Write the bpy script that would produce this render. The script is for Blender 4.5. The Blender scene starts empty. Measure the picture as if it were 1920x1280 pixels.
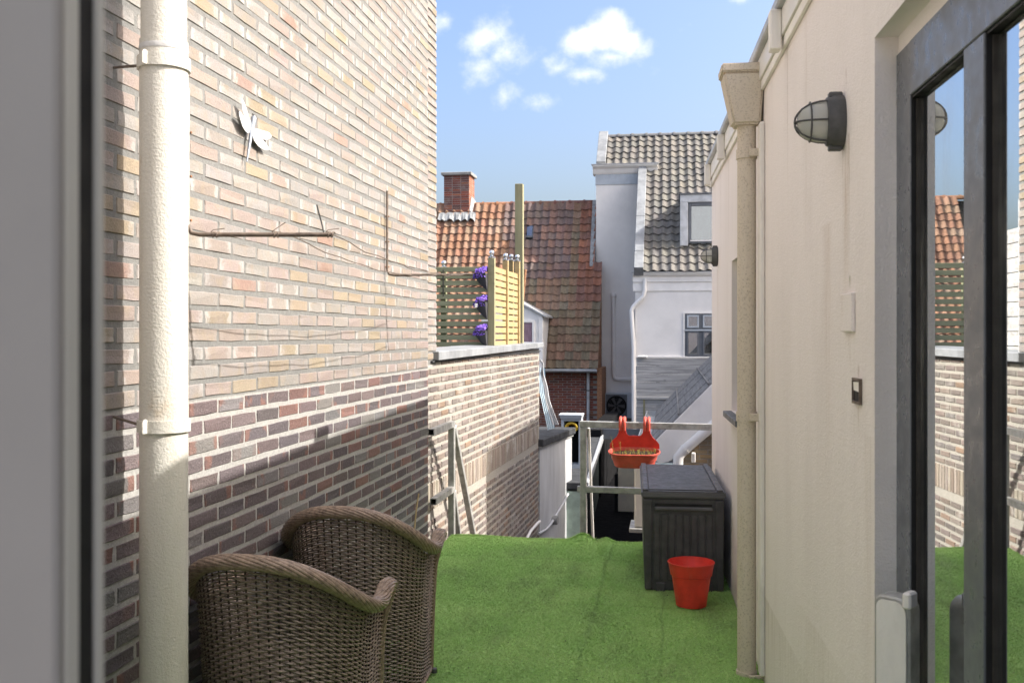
import bpy, bmesh, math, random
import numpy as np
from mathutils import Matrix, Vector

R = math.radians
random.seed(7); rng = np.random.default_rng(11)
scn = bpy.context.scene
COL = scn.collection

# ------------------------------------------------------------------ camera
F, CX, CY, CAMH = 1880.0, 960.0, 628.0, 1.44       # focal (photo px), axis, horizon, eye height above the turf
YAW = R(9.09); SN, CS = math.sin(YAW), math.cos(YAW)
cam = bpy.data.cameras.new('camera'); camo = bpy.data.objects.new('camera', cam); COL.objects.link(camo)
camo.location = (0, 0, CAMH); camo.rotation_euler = (R(90), 0, YAW)
cam.sensor_width = 36.0; cam.lens = 36.0 * F / 1920.0
cam.shift_y = (CY - 640.0) / 1920.0
cam.clip_start = 0.02; cam.clip_end = 500
cam.dof.use_dof = True; cam.dof.focus_distance = 5.6; cam.dof.aperture_fstop = 9.0
scn.camera = camo

# ------------------------------------------------------------------ sky, sun, exposure
SUN_EL, SUN_AZ = R(41.2), R(89.5)                   # azimuth clockwise from +Y
TO_SUN = Vector((math.sin(SUN_AZ) * math.cos(SUN_EL), math.cos(SUN_AZ) * math.cos(SUN_EL), math.sin(SUN_EL)))
world = bpy.data.worlds.new('World'); scn.world = world; world.use_nodes = True
wt = world.node_tree; wt.nodes.clear()
def wn(t, **k):
    n = wt.nodes.new(t)
    for a, b in k.items(): setattr(n, a, b)
    return n
sky = wn('ShaderNodeTexSky', sky_type='NISHITA', sun_disc=False)
sky.sun_elevation = SUN_EL; sky.sun_rotation = SUN_AZ
sky.air_density = 1.0; sky.dust_density = 7.0; sky.ozone_density = 2.0
bg_sky = wn('ShaderNodeBackground'); bg_sky.inputs[1].default_value = 0.15
hsv = wn('ShaderNodeHueSaturation'); hsv.inputs['Saturation'].default_value = 1.22; hsv.inputs['Hue'].default_value = 0.508
wt.links.new(sky.outputs[0], hsv.inputs['Color']); wt.links.new(hsv.outputs[0], bg_sky.inputs[0])
tc = wn('ShaderNodeTexCoord')
sep = wn('ShaderNodeSeparateXYZ'); wt.links.new(tc.outputs['Generated'], sep.inputs[0])
def wm(op, a, b=None, clamp=False):
    n = wn('ShaderNodeMath', operation=op, use_clamp=clamp)
    for i, v in enumerate((a, b)):
        if v is None: continue
        if isinstance(v, (int, float)): n.inputs[i].default_value = v
        else: wt.links.new(v, n.inputs[i])
    return n.outputs[0]
ydiv = wm('MAXIMUM', sep.outputs[1], 0.02)
cu = wm('DIVIDE', sep.outputs[0], ydiv); cv = wm('DIVIDE', sep.outputs[2], ydiv)
cmb = wn('ShaderNodeCombineXYZ'); wt.links.new(cu, cmb.inputs[0]); wt.links.new(cv, cmb.inputs[1])
n1 = wn('ShaderNodeTexNoise'); n1.inputs['Scale'].default_value = 26; n1.inputs['Detail'].default_value = 7; n1.inputs['Roughness'].default_value = 0.58
wt.links.new(cmb.outputs[0], n1.inputs['Vector'])
n2 = wn('ShaderNodeTexNoise'); n2.inputs['Scale'].default_value = 70; n2.inputs['Detail'].default_value = 5
wt.links.new(cmb.outputs[0], n2.inputs['Vector'])
def dir_uv(px, py):
    a, b = (px - CX) / F, (CY - py) / F
    y = a * SN + CS
    return ((a * CS - SN) / y, b / y)
# cumulus puffs: centre, half extents (in photo px turned to sky angles), density
PUFFS = [(902, 76, 44, 42, .72), (950, 98, 50, 34, .66), (905, 126, 42, 32, .56), (832, 38, 40, 26, .50), (945, 182, 30, 24, .50), (1006, 196, 34, 18, .54),
         (1094, 75, 36, 28, .98), (1138, 62, 41, 34, 1.06), (1174, 84, 38, 25, 1.02), (1148, 108, 42, 20, .76), (1046, 128, 34, 22, .50), (1100, 138, 40, 16, .52),
         (1385, -4, 24, 14, .5), (600, -260, 150, 80, 1.0), (1300, -320, 170, 90, 1.05), (150, 60, 120, 70, .9), (1750, -120, 160, 80, 1.0), (2100, 150, 130, 60, .9)]
dens = None
for (px, py, hx, hy, w) in PUFFS:
    u0, v0 = dir_uv(px, py)
    du = wm('MULTIPLY', wm('SUBTRACT', cu, u0), F / hx); dv = wm('MULTIPLY', wm('SUBTRACT', cv, v0), F / hy)
    r2 = wm('ADD', wm('MULTIPLY', du, du), wm('MULTIPLY', dv, dv))
    g = wm('MULTIPLY', wm('SUBTRACT', 1.0, wm('MULTIPLY', wm('SQRT', r2), 0.55), clamp=True), w)
    dens = g if dens is None else wm('MAXIMUM', dens, g)
nz = wm('SUBTRACT', n1.outputs[0], 0.5); nz2 = wm('SUBTRACT', n2.outputs[0], 0.5)
dens = wm('ADD', dens, wm('ADD', wm('MULTIPLY', nz, 1.15), wm('MULTIPLY', nz2, 0.30)))
n3 = wn('ShaderNodeTexNoise'); n3.inputs['Scale'].default_value = 3.4; n3.inputs['Detail'].default_value = 7; n3.inputs['Roughness'].default_value = 0.52
wt.links.new(tc.outputs['Generated'], n3.inputs['Vector'])
mr3 = wn('ShaderNodeMapRange', interpolation_type='SMOOTHSTEP'); wt.links.new(n3.outputs[0], mr3.inputs[0]); mr3.inputs[1].default_value = 0.47; mr3.inputs[2].default_value = 0.58
inview = wn('ShaderNodeMapRange', interpolation_type='SMOOTHSTEP'); wt.links.new(wm('ADD', wm('ABSOLUTE', cu), wm('ABSOLUTE', cv)), inview.inputs[0]); inview.inputs[1].default_value = 0.75; inview.inputs[2].default_value = 1.1
back = wm('LESS_THAN', sep.outputs[1], 0.05)
fill_clouds = wm('MULTIPLY', mr3.outputs[0], wm('MAXIMUM', inview.outputs[0], back))  # clouds added only outside the view, to lift the fill light
mr = wn('ShaderNodeMapRange', interpolation_type='SMOOTHSTEP'); wt.links.new(dens, mr.inputs[0])
mr.inputs[1].default_value = 0.16; mr.inputs[2].default_value = 0.98
front = wn('ShaderNodeMapRange'); wt.links.new(sep.outputs[1], front.inputs[0]); front.inputs[1].default_value = 0.05; front.inputs[2].default_value = 0.3
cl = wm('MAXIMUM', wm('MULTIPLY', mr.outputs[0], front.outputs[0]), fill_clouds)
bg_cl = wn('ShaderNodeBackground'); bg_cl.inputs[0].default_value = (1.0, 0.985, 0.975, 1); bg_cl.inputs[1].default_value = 0.58
mixw = wn('ShaderNodeMixShader'); wt.links.new(cl, mixw.inputs[0]); wt.links.new(bg_sky.outputs[0], mixw.inputs[1]); wt.links.new(bg_cl.outputs[0], mixw.inputs[2])
outw = wn('ShaderNodeOutputWorld'); wt.links.new(mixw.outputs[0], outw.inputs[0])

sun = bpy.data.lights.new('sun', 'SUN'); sun.energy = 3.1; sun.angle = R(0.55); sun.color = (1.0, 0.95, 0.88)
suno = bpy.data.objects.new('sun', sun); COL.objects.link(suno); suno.rotation_euler = TO_SUN.to_track_quat('Z', 'Y').to_euler()
suno.location = (8, 3, 9)
vs = scn.view_settings; vs.view_transform = 'Standard'; vs.look = 'None'; vs.gamma = 1.0; vs.use_curve_mapping = False
vs.exposure = 1.36
scn.cycles.max_bounces = 8; scn.cycles.diffuse_bounces = 5; scn.cycles.glossy_bounces = 4; scn.cycles.transparent_max_bounces = 8
scn.cycles.caustics_reflective = False; scn.cycles.caustics_refractive = False
scn.cycles.use_denoising = True

# ------------------------------------------------------------------ pixel helpers (a pixel is a direction; planes give the distance)
def P(px, py, d):
    a = (px - CX) / F * d
    return Vector((a * CS - d * SN, a * SN + d * CS, CAMH + (CY - py) / F * d))
def ray(px, py):
    return P(px, py, 1.0) - Vector((0, 0, CAMH))
def hit(px, py, pt, nrm):
    o = Vector((0, 0, CAMH)); r = ray(px, py)
    return o + r * ((Vector(pt) - o).dot(Vector(nrm)) / r.dot(Vector(nrm)))
def PYp(px, py, Y): return hit(px, py, (0, Y, 0), (0, 1, 0))
def PXp(px, py, X): return hit(px, py, (X, 0, 0), (1, 0, 0))
def proj(p):
    d = -p[0] * SN + p[1] * CS; l = p[0] * CS + p[1] * SN
    return (CX + F * l / d, CY - F * (p[2] - CAMH) / d, d) if d > .01 else (-999, -999, d)

# ------------------------------------------------------------------ materials
MATS = {}
class NT:
    def __init__(s, name):
        s.m = bpy.data.materials.new(name); s.m.use_nodes = True; s.t = s.m.node_tree; s.t.nodes.clear()
        s.out = s.n('ShaderNodeOutputMaterial'); s.b = s.n('ShaderNodeBsdfPrincipled'); s.l(s.b.outputs[0], s.out.inputs[0])
        s.pos = s.n('ShaderNodeNewGeometry').outputs['Position']
    def n(s, t, **k):
        x = s.t.nodes.new(t)
        for a, b in k.items(): setattr(x, a, b)
        return x
    def l(s, a, b): s.t.links.new(a, b)
    def put(s, sock, v):
        if isinstance(v, (int, float)): sock.default_value = v
        elif isinstance(v, (tuple, list)): sock.default_value = (*v, 1) if len(v) == 3 and sock.type == 'RGBA' else v
        else: s.l(v, sock)
    def vec(s, sc, src=None):
        x = s.n('ShaderNodeVectorMath', operation='MULTIPLY'); s.l(src or s.pos, x.inputs[0]); x.inputs[1].default_value = sc if not isinstance(sc, (int, float)) else (sc,) * 3
        return x.outputs[0]
    def noise(s, scale, detail=4, rough=.55, vec=None, col=False):
        x = s.n('ShaderNodeTexNoise'); x.inputs['Scale'].default_value = scale; x.inputs['Detail'].default_value = detail; x.inputs['Roughness'].default_value = rough
        s.l(vec or s.pos, x.inputs['Vector']); return x.outputs[1 if col else 0]
    def ramp(s, f, lo, hi, a=0., b=1.):
        x = s.n('ShaderNodeMapRange', interpolation_type='SMOOTHSTEP'); s.put(x.inputs[0], f)
        x.inputs[1].default_value = lo; x.inputs[2].default_value = hi; x.inputs[3].default_value = a; x.inputs[4].default_value = b
        return x.outputs[0]
    def math(s, op, a, b=None, c=None):
        x = s.n('ShaderNodeMath', operation=op); s.put(x.inputs[0], a)
        if b is not None: s.put(x.inputs[1], b)
        if c is not None: s.put(x.inputs[2], c)
        return x.outputs[0]
    def mix(s, f, a, b, mode='MIX'):
        x = s.n('ShaderNodeMix', data_type='RGBA', blend_type=mode); s.put(x.inputs[0], f); s.put(x.inputs[6], a); s.put(x.inputs[7], b)
        return x.outputs[2]
    def bump(s, h, dist, strength=1.0, prev=None):
        x = s.n('ShaderNodeBump'); x.inputs['Strength'].default_value = strength; x.inputs['Distance'].default_value = dist; s.l(h, x.inputs['Height'])
        if prev: s.l(prev, x.inputs['Normal'])
        return x.outputs[0]
    def fin(s, col, rough=.7, nrm=None, metal=0., spec=.35):
        s.put(s.b.inputs['Base Color'], col); s.put(s.b.inputs['Roughness'], rough); s.put(s.b.inputs['Metallic'], metal); s.b.inputs['Specular IOR Level'].default_value = spec
        if nrm: s.l(nrm, s.b.inputs['Normal'])
        MATS[s.m.name] = s.m
        return s.m

def pmat(name, col, rough=.65, var=.18, scale=6., bump=.0015, bscale=60., metal=0., spec=.35, dirt=None, dirtamt=.35, stretch=None):
    s = NT(name); v = s.vec(stretch) if stretch else None
    n = s.noise(scale, 5, .6, v); f = s.ramp(n, .3, .7, 1 - var, 1 + var)
    c = s.mix(1.0, (*col, 1), f, 'MULTIPLY') if False else None
    x = s.n('ShaderNodeMix', data_type='RGBA', blend_type='MULTIPLY'); x.inputs[0].default_value = 1.0; x.inputs[6].default_value = (*col, 1)
    cc = s.n('ShaderNodeCombineColor'); [s.l(f, cc.inputs[i]) for i in range(3)]; s.l(cc.outputs[0], x.inputs[7]); c = x.outputs[2]
    if dirt:
        dn = s.noise(scale * 1.7, 6, .7, s.vec((1, 1, .45))); c = s.mix(s.ramp(dn, .52, .78, 0, dirtamt), c, dirt)
    nr = s.bump(s.noise(bscale, 4, .6, v), bump) if bump else None
    rr = s.ramp(s.noise(scale * 2.3, 3), .3, .7, max(.05, rough - .1), min(1, rough + .1))
    return s.fin(c, rr, nr, metal, spec)

def brick_mat(name, kind, src):
    """src 'obj' reads the object's colour, 'att' the colour attribute of a joined mesh; alpha carries the lime bloom"""
    s = NT(name)
    if src == 'obj':
        o = s.n('ShaderNodeObjectInfo'); col, al = o.outputs['Color'], o.outputs['Alpha']
    else:
        o = s.n('ShaderNodeAttribute', attribute_name='bc'); col, al = o.outputs['Color'], o.outputs['Alpha']
    uv = s.n('ShaderNodeUVMap', uv_map='UVMap'); sp = s.n('ShaderNodeSeparateXYZ'); s.l(uv.outputs[0], sp.inputs[0])
    edge = s.math('ABSOLUTE', s.math('SUBTRACT', sp.outputs[0], .5))               # 0 centre .. .5 ends
    big = s.noise(9, 3, .5); fine = s.noise(150, 4, .65); med = s.noise(45, 5, .62)
    gr = s.ramp(fine, .3, .72, .86, 1.12)
    cc = s.n('ShaderNodeCombineColor'); [s.l(gr, cc.inputs[i]) for i in range(3)]
    c = s.mix(1.0, col, cc.outputs[0], 'MULTIPLY')
    grime = s.ramp(s.noise(1.0, 6, .65, s.vec((1.3, 1.3, .6))), .46, .74, 0, .34); c = s.mix(grime, c, s.mix(1.0, c, (.60, .57, .54, 1), 'MULTIPLY'))
    if kind == 'pale':
        e = s.math('ADD', edge, s.math('MULTIPLY', s.math('SUBTRACT', med, .5), .55))
        c = s.mix(s.ramp(s.noise(16, 4, .6), .42, .66, 0, .55), c, s.mix(s.ramp(s.noise(7, 2), .4, .6), (.268, .220, .163), (.262, .225, .205)))
        f = s.math('MULTIPLY', s.ramp(e, .27, .46), al)
        c = s.mix(s.math('MULTIPLY', f, .75), c, (.385, .375, .365))
        vv = s.math('ADD', s.math('ABSOLUTE', s.math('SUBTRACT', sp.outputs[1], .5)), s.math('MULTIPLY', s.math('SUBTRACT', s.noise(38, 4, .7), .5), .5))
        c = s.mix(s.ramp(vv, .46, .58, 0, .6), c, (.185, .182, .175))
        c = s.mix(s.ramp(s.noise(60, 5, .7), .58, .8, 0, .22), c, (.32, .305, .29))
        c = s.mix(s.ramp(s.noise(210, 2), .70, .78, 0, .5), c, (.25, .17, .12))
        h = s.math('ADD', s.math('MULTIPLY', med, .6), fine); nr = s.bump(h, .0022)
    elif kind == 'dark':
        e = s.math('ADD', edge, s.math('MULTIPLY', s.math('SUBTRACT', big, .5), 1.5))
        c = s.mix(s.math('MULTIPLY', s.ramp(e, .36, .52), s.math('MULTIPLY', al, .75)), c, (.24, .125, .10))
        c = s.mix(s.ramp(s.noise(85, 6, .75), .56, .74, 0, .55), c, (.44, .41, .395))
        c = s.mix(s.ramp(s.noise(75, 3, .6), .67, .75, 0, .7), c, (.05, .042, .042))
        h = s.math('ADD', s.math('MULTIPLY', s.noise(70, 5, .7), 1.4), fine); nr = s.bump(h, .004)
    else:
        e = s.math('ADD', edge, s.math('MULTIPLY', s.math('SUBTRACT', med, .5), .7))
        c = s.mix(s.math('MULTIPLY', s.ramp(s.noise(3.2, 5, .7), .50, .66), al), c, (.40, .378, .345))
        c = s.mix(s.ramp(s.noise(40, 5, .7), .6, .8, 0, .35), c, (.31, .285, .255))
        nr = s.bump(s.math('ADD', med, fine), .0025)
    return s.fin(c, .88, nr, 0, .22)

def mortar_mat(name, col, lowcol=None, zsplit=0):
    s = NT(name); n = s.noise(70, 5, .7); f = s.ramp(n, .3, .75, .82, 1.12)
    cc = s.n('ShaderNodeCombineColor'); [s.l(f, cc.inputs[i]) for i in range(3)]
    base = (*col, 1)
    if lowcol:
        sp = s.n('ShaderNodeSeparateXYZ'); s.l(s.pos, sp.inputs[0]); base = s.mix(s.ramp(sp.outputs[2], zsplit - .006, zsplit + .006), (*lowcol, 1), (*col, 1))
    c = s.mix(1.0, base, cc.outputs[0], 'MULTIPLY')
    return s.fin(c, .95, s.bump(s.noise(120, 5, .7), .003), 0, .2)

for k in ('pale', 'dark', 'rough'):
    brick_mat('brick_%s_obj' % k, k, 'obj'); brick_mat('brick_%s_att' % k, k, 'att')
mortar_mat('mortar_main', (.190, .190, .184), (.37, .362, .345), 1.221)
mortar_mat('mortar_cream', (.36, .34, .30)); mortar_mat('mortar_grey', (.33, .31, .28))

def stucco():
    s = NT('stucco')
    st = s.noise(1.0, 6, .62, s.vec((3.4, 3.4, .9))); bl = s.noise(1.6, 6, .65); fine = s.noise(170, 4, .6)
    c = s.mix(s.ramp(st, .42, .74, 0, .45), (.93, .868, .842), (.81, .745, .715))
    c = s.mix(s.ramp(bl, .5, .75, 0, .5), c, (.85, .795, .76))
    c = s.mix(s.ramp(s.noise(1.0, 7, .72, s.vec((17, 17, 1.4))), .62, .78, 0, .40), c, (.60, .52, .45))
    c = s.mix(s.ramp(s.noise(24, 5, .75), .70, .82, 0, .35), c, (.46, .40, .34))
    sp = s.n('ShaderNodeSeparateXYZ'); s.l(s.pos, sp.inputs[0]); Y, Z = sp.outputs[1], sp.outputs[2]
    wob = s.math('MULTIPLY', s.math('SUBTRACT', s.noise(9, 4, .6), .5), .06)
    for (y0, ztop, w, ln, amt, col) in STAINS:          # rust and dirt runs below fixings
        g = s.ramp(s.math('ABSOLUTE', s.math('ADD', s.math('SUBTRACT', Y, y0), wob)), 0, w, 1, 0)
        v = s.math('MULTIPLY', s.ramp(Z, ztop - ln, ztop), s.ramp(Z, ztop, ztop + .01, 1, 0))
        c = s.mix(s.math('MULTIPLY', s.math('MULTIPLY', g, v), s.ramp(s.noise(1.0, 5, .7, s.vec((40, 40, 3))), .35, .7, .15 * amt, amt)), c, col)
    h = s.math('ADD', fine, s.math('MULTIPLY', s.noise(45, 3), .8))
    return s.fin(c, .9, s.bump(h, .0028), 0, .2)
STAINS = [(2.70, 1.935, .05, .60, .75, (.55, .43, .33)), (2.735, 1.93, .012, .30, .9, (.36, .25, .17)), (2.66, 1.95, .012, .42, .7, (.42, .31, .22)), (2.70, 2.12, .014, .06, .8, (.33, .22, .16)), (3.68, 2.46, .014, .62, .75, (.42, .34, .27)), (3.30, 2.46, .03, .9, .4, (.58, .48, .40)),
          (5.3, .98, .20, .5, .5, (.6, .53, .46)), (2.655, 1.585, .022, .035, 1., (.22, .20, .10)), (2.655, 1.44, .02, .12, .5, (.5, .42, .34)), (2.553, 1.36, .014, .05, .9, (.36, .26, .19)), (2.55, 1.26, .010, .09, .8, (.42, .30, .2)), (6.63, 1.86, .04, .6, .7, (.52, .41, .32)), (5.9, 2.45, .02, .7, .6, (.48, .4, .32)), (6.4, 2.45, .02, .8, .6, (.48, .4, .32)), (4.62, 2.45, .03, 1.3, .5, (.55, .47, .40)), (2.95, 1.75, .12, 1.1, .45, (.66, .55, .48)), (2.45, 1.2, .07, .9, .4, (.66, .57, .5)), (3.1, .55, .6, .6, .35, (.64, .56, .49)), (4.2, .35, 1.6, .35, .5, (.55, .49, .40))]
stucco()
pmat('stucco_light', (.88, .845, .795), .85, .10, 5, .002, 130, dirt=(.42, .36, .30), dirtamt=.3, stretch=(1, 1, .3))
def pipe_cream():
    s = NT('pipe_cream')
    w = s.noise(130, 4, .6); st = s.noise(1.0, 5, .6, s.vec((14, 14, 2)))
    c = s.mix(s.ramp(st, .45, .75, 0, .5), (.58, .56, .51), (.50, .465, .40))
    c = s.mix(s.ramp(s.noise(3.5, 5, .65), .60, .74, 0, .5), c, (.50, .36, .22))
    c = s.mix(s.ramp(s.noise(38, 4, .6), .68, .76, 0, .5), c, (.38, .27, .17))
    return s.fin(c, .6, s.bump(w, .0022), 0, .35)
pipe_cream()
def pipe_speck():
    s = NT('pipe_speckled')
    c = s.mix(s.ramp(s.noise(120, 5, .7), .50, .66, 0, .7), (.68, .60, .49), (.38, .32, .25))
    c = s.mix(s.ramp(s.noise(2.2, 5, .6), .45, .7, 0, .5), c, (.70, .63, .53))
    return s.fin(c, .75, s.bump(s.noise(150, 4), .002), 0, .3)
pipe_speck()
pmat('pipe_cap_grey', (.52, .52, .52), .55, .2, 12, .001, dirt=(.42, .30, .18))
pmat('rust', (.30, .15, .08), .8, .3, 30, .001)
pmat('rod_steel', (.17, .135, .11), .6, .3, 40, .0005, metal=.3, dirt=(.22, .12, .07))
pmat('dark_steel', (.09, .09, .09), .55, .2, 30, .0004)
pmat('galvanised', (.42, .42, .40), .5, .25, 18, .0006, 90, metal=.45, dirt=(.27, .24, .19), dirtamt=.6)
pmat('zinc', (.50, .51, .52), .5, .15, 5, .0005, metal=.35, dirt=(.34, .35, .36))
pmat('zinc_dull', (.25, .262, .275), .6, .22, 4, .0008, metal=.15, dirt=(.24, .25, .25), dirtamt=.5)
pmat('white_paint', (.86, .835, .80), .5, .06, 3, .0005)
pmat('white_plaster', (.80, .775, .745), .85, .06, 1.5, .0008, dirt=(.70, .69, .66), dirtamt=.3)
pmat('grey_plaster', (.82, .79, .755), .85, .07, .9, .001, 40, dirt=(.58, .57, .55), dirtamt=.35)
pmat('grey_dark_paint', (.135, .145, .16), .5, .12, 6, .0004)
pmat('dormer_grey', (.46, .50, .54), .6, .08, 5, .0005)
pmat('grey_render', (.47, .48, .49), .9, .16, 3, .002, 60, dirt=(.36, .36, .36), stretch=(1, 1, .25))
pmat('bitumen', (.045, .047, .05), .85, .35, 7, .002, 80)
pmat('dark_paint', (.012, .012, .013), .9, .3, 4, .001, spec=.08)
pmat('shed_green', (.05, .065, .06), .75, .2, 5, .001)
pmat('pale_green', (.40, .50, .42), .75, .15, 8, .0006)
pmat('cream_wall', (.72, .63, .46), .85, .08, 5, .001)
pmat('cream_metal', (.62, .60, .54), .5, .06, 5, .0003)
pmat('asphalt', (.008, .008, .009), .95, .3, 6, .003, 90, spec=.05)
pmat('concrete', (.30, .30, .29), .9, .2, 5, .002, 60)
pmat('alu_frame', (.155, .168, .195), .34, .10, 10, .0003, 120, metal=.25, spec=.5)
pmat('black_rubber', (.010, .010, .011), .6, .1, 10, .0)
pmat('brown_seal', (.05, .045, .04), .7, .2, 20, .0)
pmat('jamb_grey', (.36, .35, .335), .45, .06, 3, .0)
pmat('jamb_pale', (.66, .66, .61), .5, .06, 3, .0)
pmat('room_floor', (.25, .2, .15), .6, .1, 3, .0)
pmat('plastic_dark', (.072, .072, .076), .5, .2, 14, .0005, 150, dirt=(.13, .125, .115), dirtamt=.45)
pmat('plastic_lid', (.11, .11, .117), .5, .2, 14, .0006, 150, stretch=(.15, 3, 1), dirt=(.17, .165, .155), dirtamt=.5)
pmat('red_plastic', (.74, .055, .038), .42, .14, 9, .0003, 80, dirt=(.58, .16, .13), dirtamt=.4)
pmat('red_faded', (.66, .11, .075), .5, .2, 7, .0004, 80, dirt=(.55, .22, .17), dirtamt=.5)
pmat('soil', (.035, .024, .015), .95, .5, 60, .01, 120)
pmat('dry_plant', (.30, .27, .06), .8, .3, 60, .0)
pmat('flower_purple', (.19, .10, .52), .7, .3, 60, .0)
pmat('leaf_green', (.08, .14, .04), .7, .3, 60, .0)
pmat('pot_dark', (.05, .05, .055), .6, .2, 10, .0004)
def wood(name, a, b, rough=.75, stretch=(30, 30, 2.0)):
    s = NT(name); g = s.noise(1.0, 6, .65, s.vec(stretch)); c = s.mix(s.ramp(g, .35, .7), a, b)
    c = s.mix(s.ramp(s.noise(5, 3), .66, .74, 0, .5), c, tuple(x * .55 for x in b))
    return s.fin(c, rough, s.bump(g, .002), 0, .25)
wood('wood_yellow', (.43, .33, .175), (.35, .255, .12), stretch=(4, 4, 30)); wood('wood_post', (.31, .29, .175), (.235, .225, .135))
wood('wood_olive', (.30, .305, .19), (.22, .235, .14), stretch=(3, 40, 40))
wood('wood_weathered', (.50, .49, .475), (.28, .275, .27), stretch=(1.6, 12, 26))
wood('roof_sheet', (.21, .205, .20), (.12, .118, .118), stretch=(3, 1, 40))
wood('wicker', (.33, .268, .22), (.14, .11, .088), .32, (60, 60, 60)); wood('wicker_rim', (.36, .272, .205), (.17, .125, .095), .32, (60, 60, 60))
pmat('wicker_core', (.05, .038, .03), .8, .2, 30, .0)
pmat('chrome', (.75, .76, .78), .15, .03, 5, .0, metal=1.0)
pmat('silver', (.30, .33, .38), .4, .1, 20, .0, metal=.5)
pmat('paint_white_wing', (.84, .84, .84), .4, .02, 20, .0)
pmat('lead', (.26, .27, .275), .6, .25, 12, .004, 25)
pmat('yellow_hose', (.72, .48, .05), .5, .2, 20, .001)
pmat('blue_sheet', (.56, .68, .74), .4, .1, 8, .0)
pmat('cable_grey', (.55, .56, .57), .5, .1, 8, .0)
pmat('curtain', (.30, .20, .24), .9, .25, 14, .0, stretch=(3, 3, .3))
pmat('ply', (.62, .52, .36), .8, .15, 8, .001)
def tile_mat(name, kind):
    s = NT(name); o = s.n('ShaderNodeObjectInfo'); a = s.n('ShaderNodeAttribute', attribute_name='bc')
    col = o.outputs['Color'] if kind.endswith('obj') else a.outputs['Color']
    gr = s.ramp(s.noise(22, 5, .65), .3, .7, .75, 1.2); cc = s.n('ShaderNodeCombineColor'); [s.l(gr, cc.inputs[i]) for i in range(3)]
    c = s.mix(1.0, col, cc.outputs[0], 'MULTIPLY')
    if kind.startswith('red'):
        c = s.mix(s.ramp(s.noise(1.1, 5, .6), .54, .74, 0, .4), c, (.13, .118, .06))
        c = s.mix(s.ramp(s.noise(11, 4, .6), .70, .78, 0, .55), c, (.42, .40, .36))
    return s.fin(c, .85 if kind.startswith('red') else .82, s.bump(s.noise(60, 4), .003), 0, .3)
for k in ('red_obj', 'red_att', 'grey_obj', 'grey_att'): tile_mat('tile_' + k, k)
def turf_mat(name):
    s = NT(name); a = s.noise(2.2, 5, .6); b = s.noise(90, 4, .7)
    wear = s.ramp(s.noise(1.0, 6, .68, s.vec((3.2, 1.1, 1))), .46, .70, 0, .75)
    c = s.mix(s.ramp(a, .35, .7), (.40, .65, .205), (.58, .79, .31)); c = s.mix(s.ramp(b, .45, .75, 0, .6), c, (.56, .70, .31))
    sx_ = s.n('ShaderNodeSeparateXYZ'); s.l(s.pos, sx_.inputs[0])
    wv = s.math('MULTIPLY', s.math('SUBTRACT', s.noise(3, 3), .5), .05)
    for (ax, q, w_) in ((1, 6.42, .02), (0, -.40, .022), (0, -.05, .014), (1, 5.35, .012)):
        c = s.mix(s.ramp(s.math('ABSOLUTE', s.math('ADD', s.math('SUBTRACT', sx_.outputs[ax], q), wv)), 0, w_, .38, 0), c, (.12, .20, .07))
    c = s.mix(wear, c, (.25, .335, .155))
    return s.fin(c, .75, s.bump(b, .006), 0, .25)
turf_mat('turf_blade')
pmat('turf_backing', (.28, .48, .135), .9, .3, 60, .004, 120)
def glass(name, refl=.72, tint=(.55, .6, .62)):
    s = NT(name); g = s.n('ShaderNodeBsdfGlossy'); g.inputs['Roughness'].default_value = .012; g.inputs[0].default_value = (.93, .96, .97, 1)
    t = s.n('ShaderNodeBsdfTransparent'); t.inputs[0].default_value = (*tint, 1)
    lw = s.n('ShaderNodeFresnel'); lw.inputs[0].default_value = 3.6
    f = s.math('MAXIMUM', lw.outputs[0], refl * .88)
    dm = s.ramp(s.noise(1.0, 6, .72, s.vec((7, 7, 3))), .42, .8, .01, .22)
    m = s.n('ShaderNodeMixShader'); s.l(f, m.inputs[0]); s.l(t.outputs[0], m.inputs[1]); s.l(g.outputs[0], m.inputs[2])
    df = s.n('ShaderNodeBsdfDiffuse'); df.inputs[0].default_value = (.6, .6, .58, 1)
    m2 = s.n('ShaderNodeMixShader'); s.l(dm, m2.inputs[0]); s.l(m.outputs[0], m2.inputs[1]); s.l(df.outputs[0], m2.inputs[2])
    s.t.nodes.remove(s.b); s.l(m2.outputs[0], s.out.inputs[0]); MATS[name] = s.m
glass('window_glass', .95); glass('far_glass', .32, (.4, .45, .5))
def lampglass():
    s = NT('lamp_glass'); s.b.inputs['Transmission Weight'].default_value = .35
    st = s.noise(1.0, 2, .5, s.vec((60, 60, 60)))
    return s.fin((.66, .66, .60), .25, s.bump(st, .001), 0, .5)
lampglass()

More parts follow.
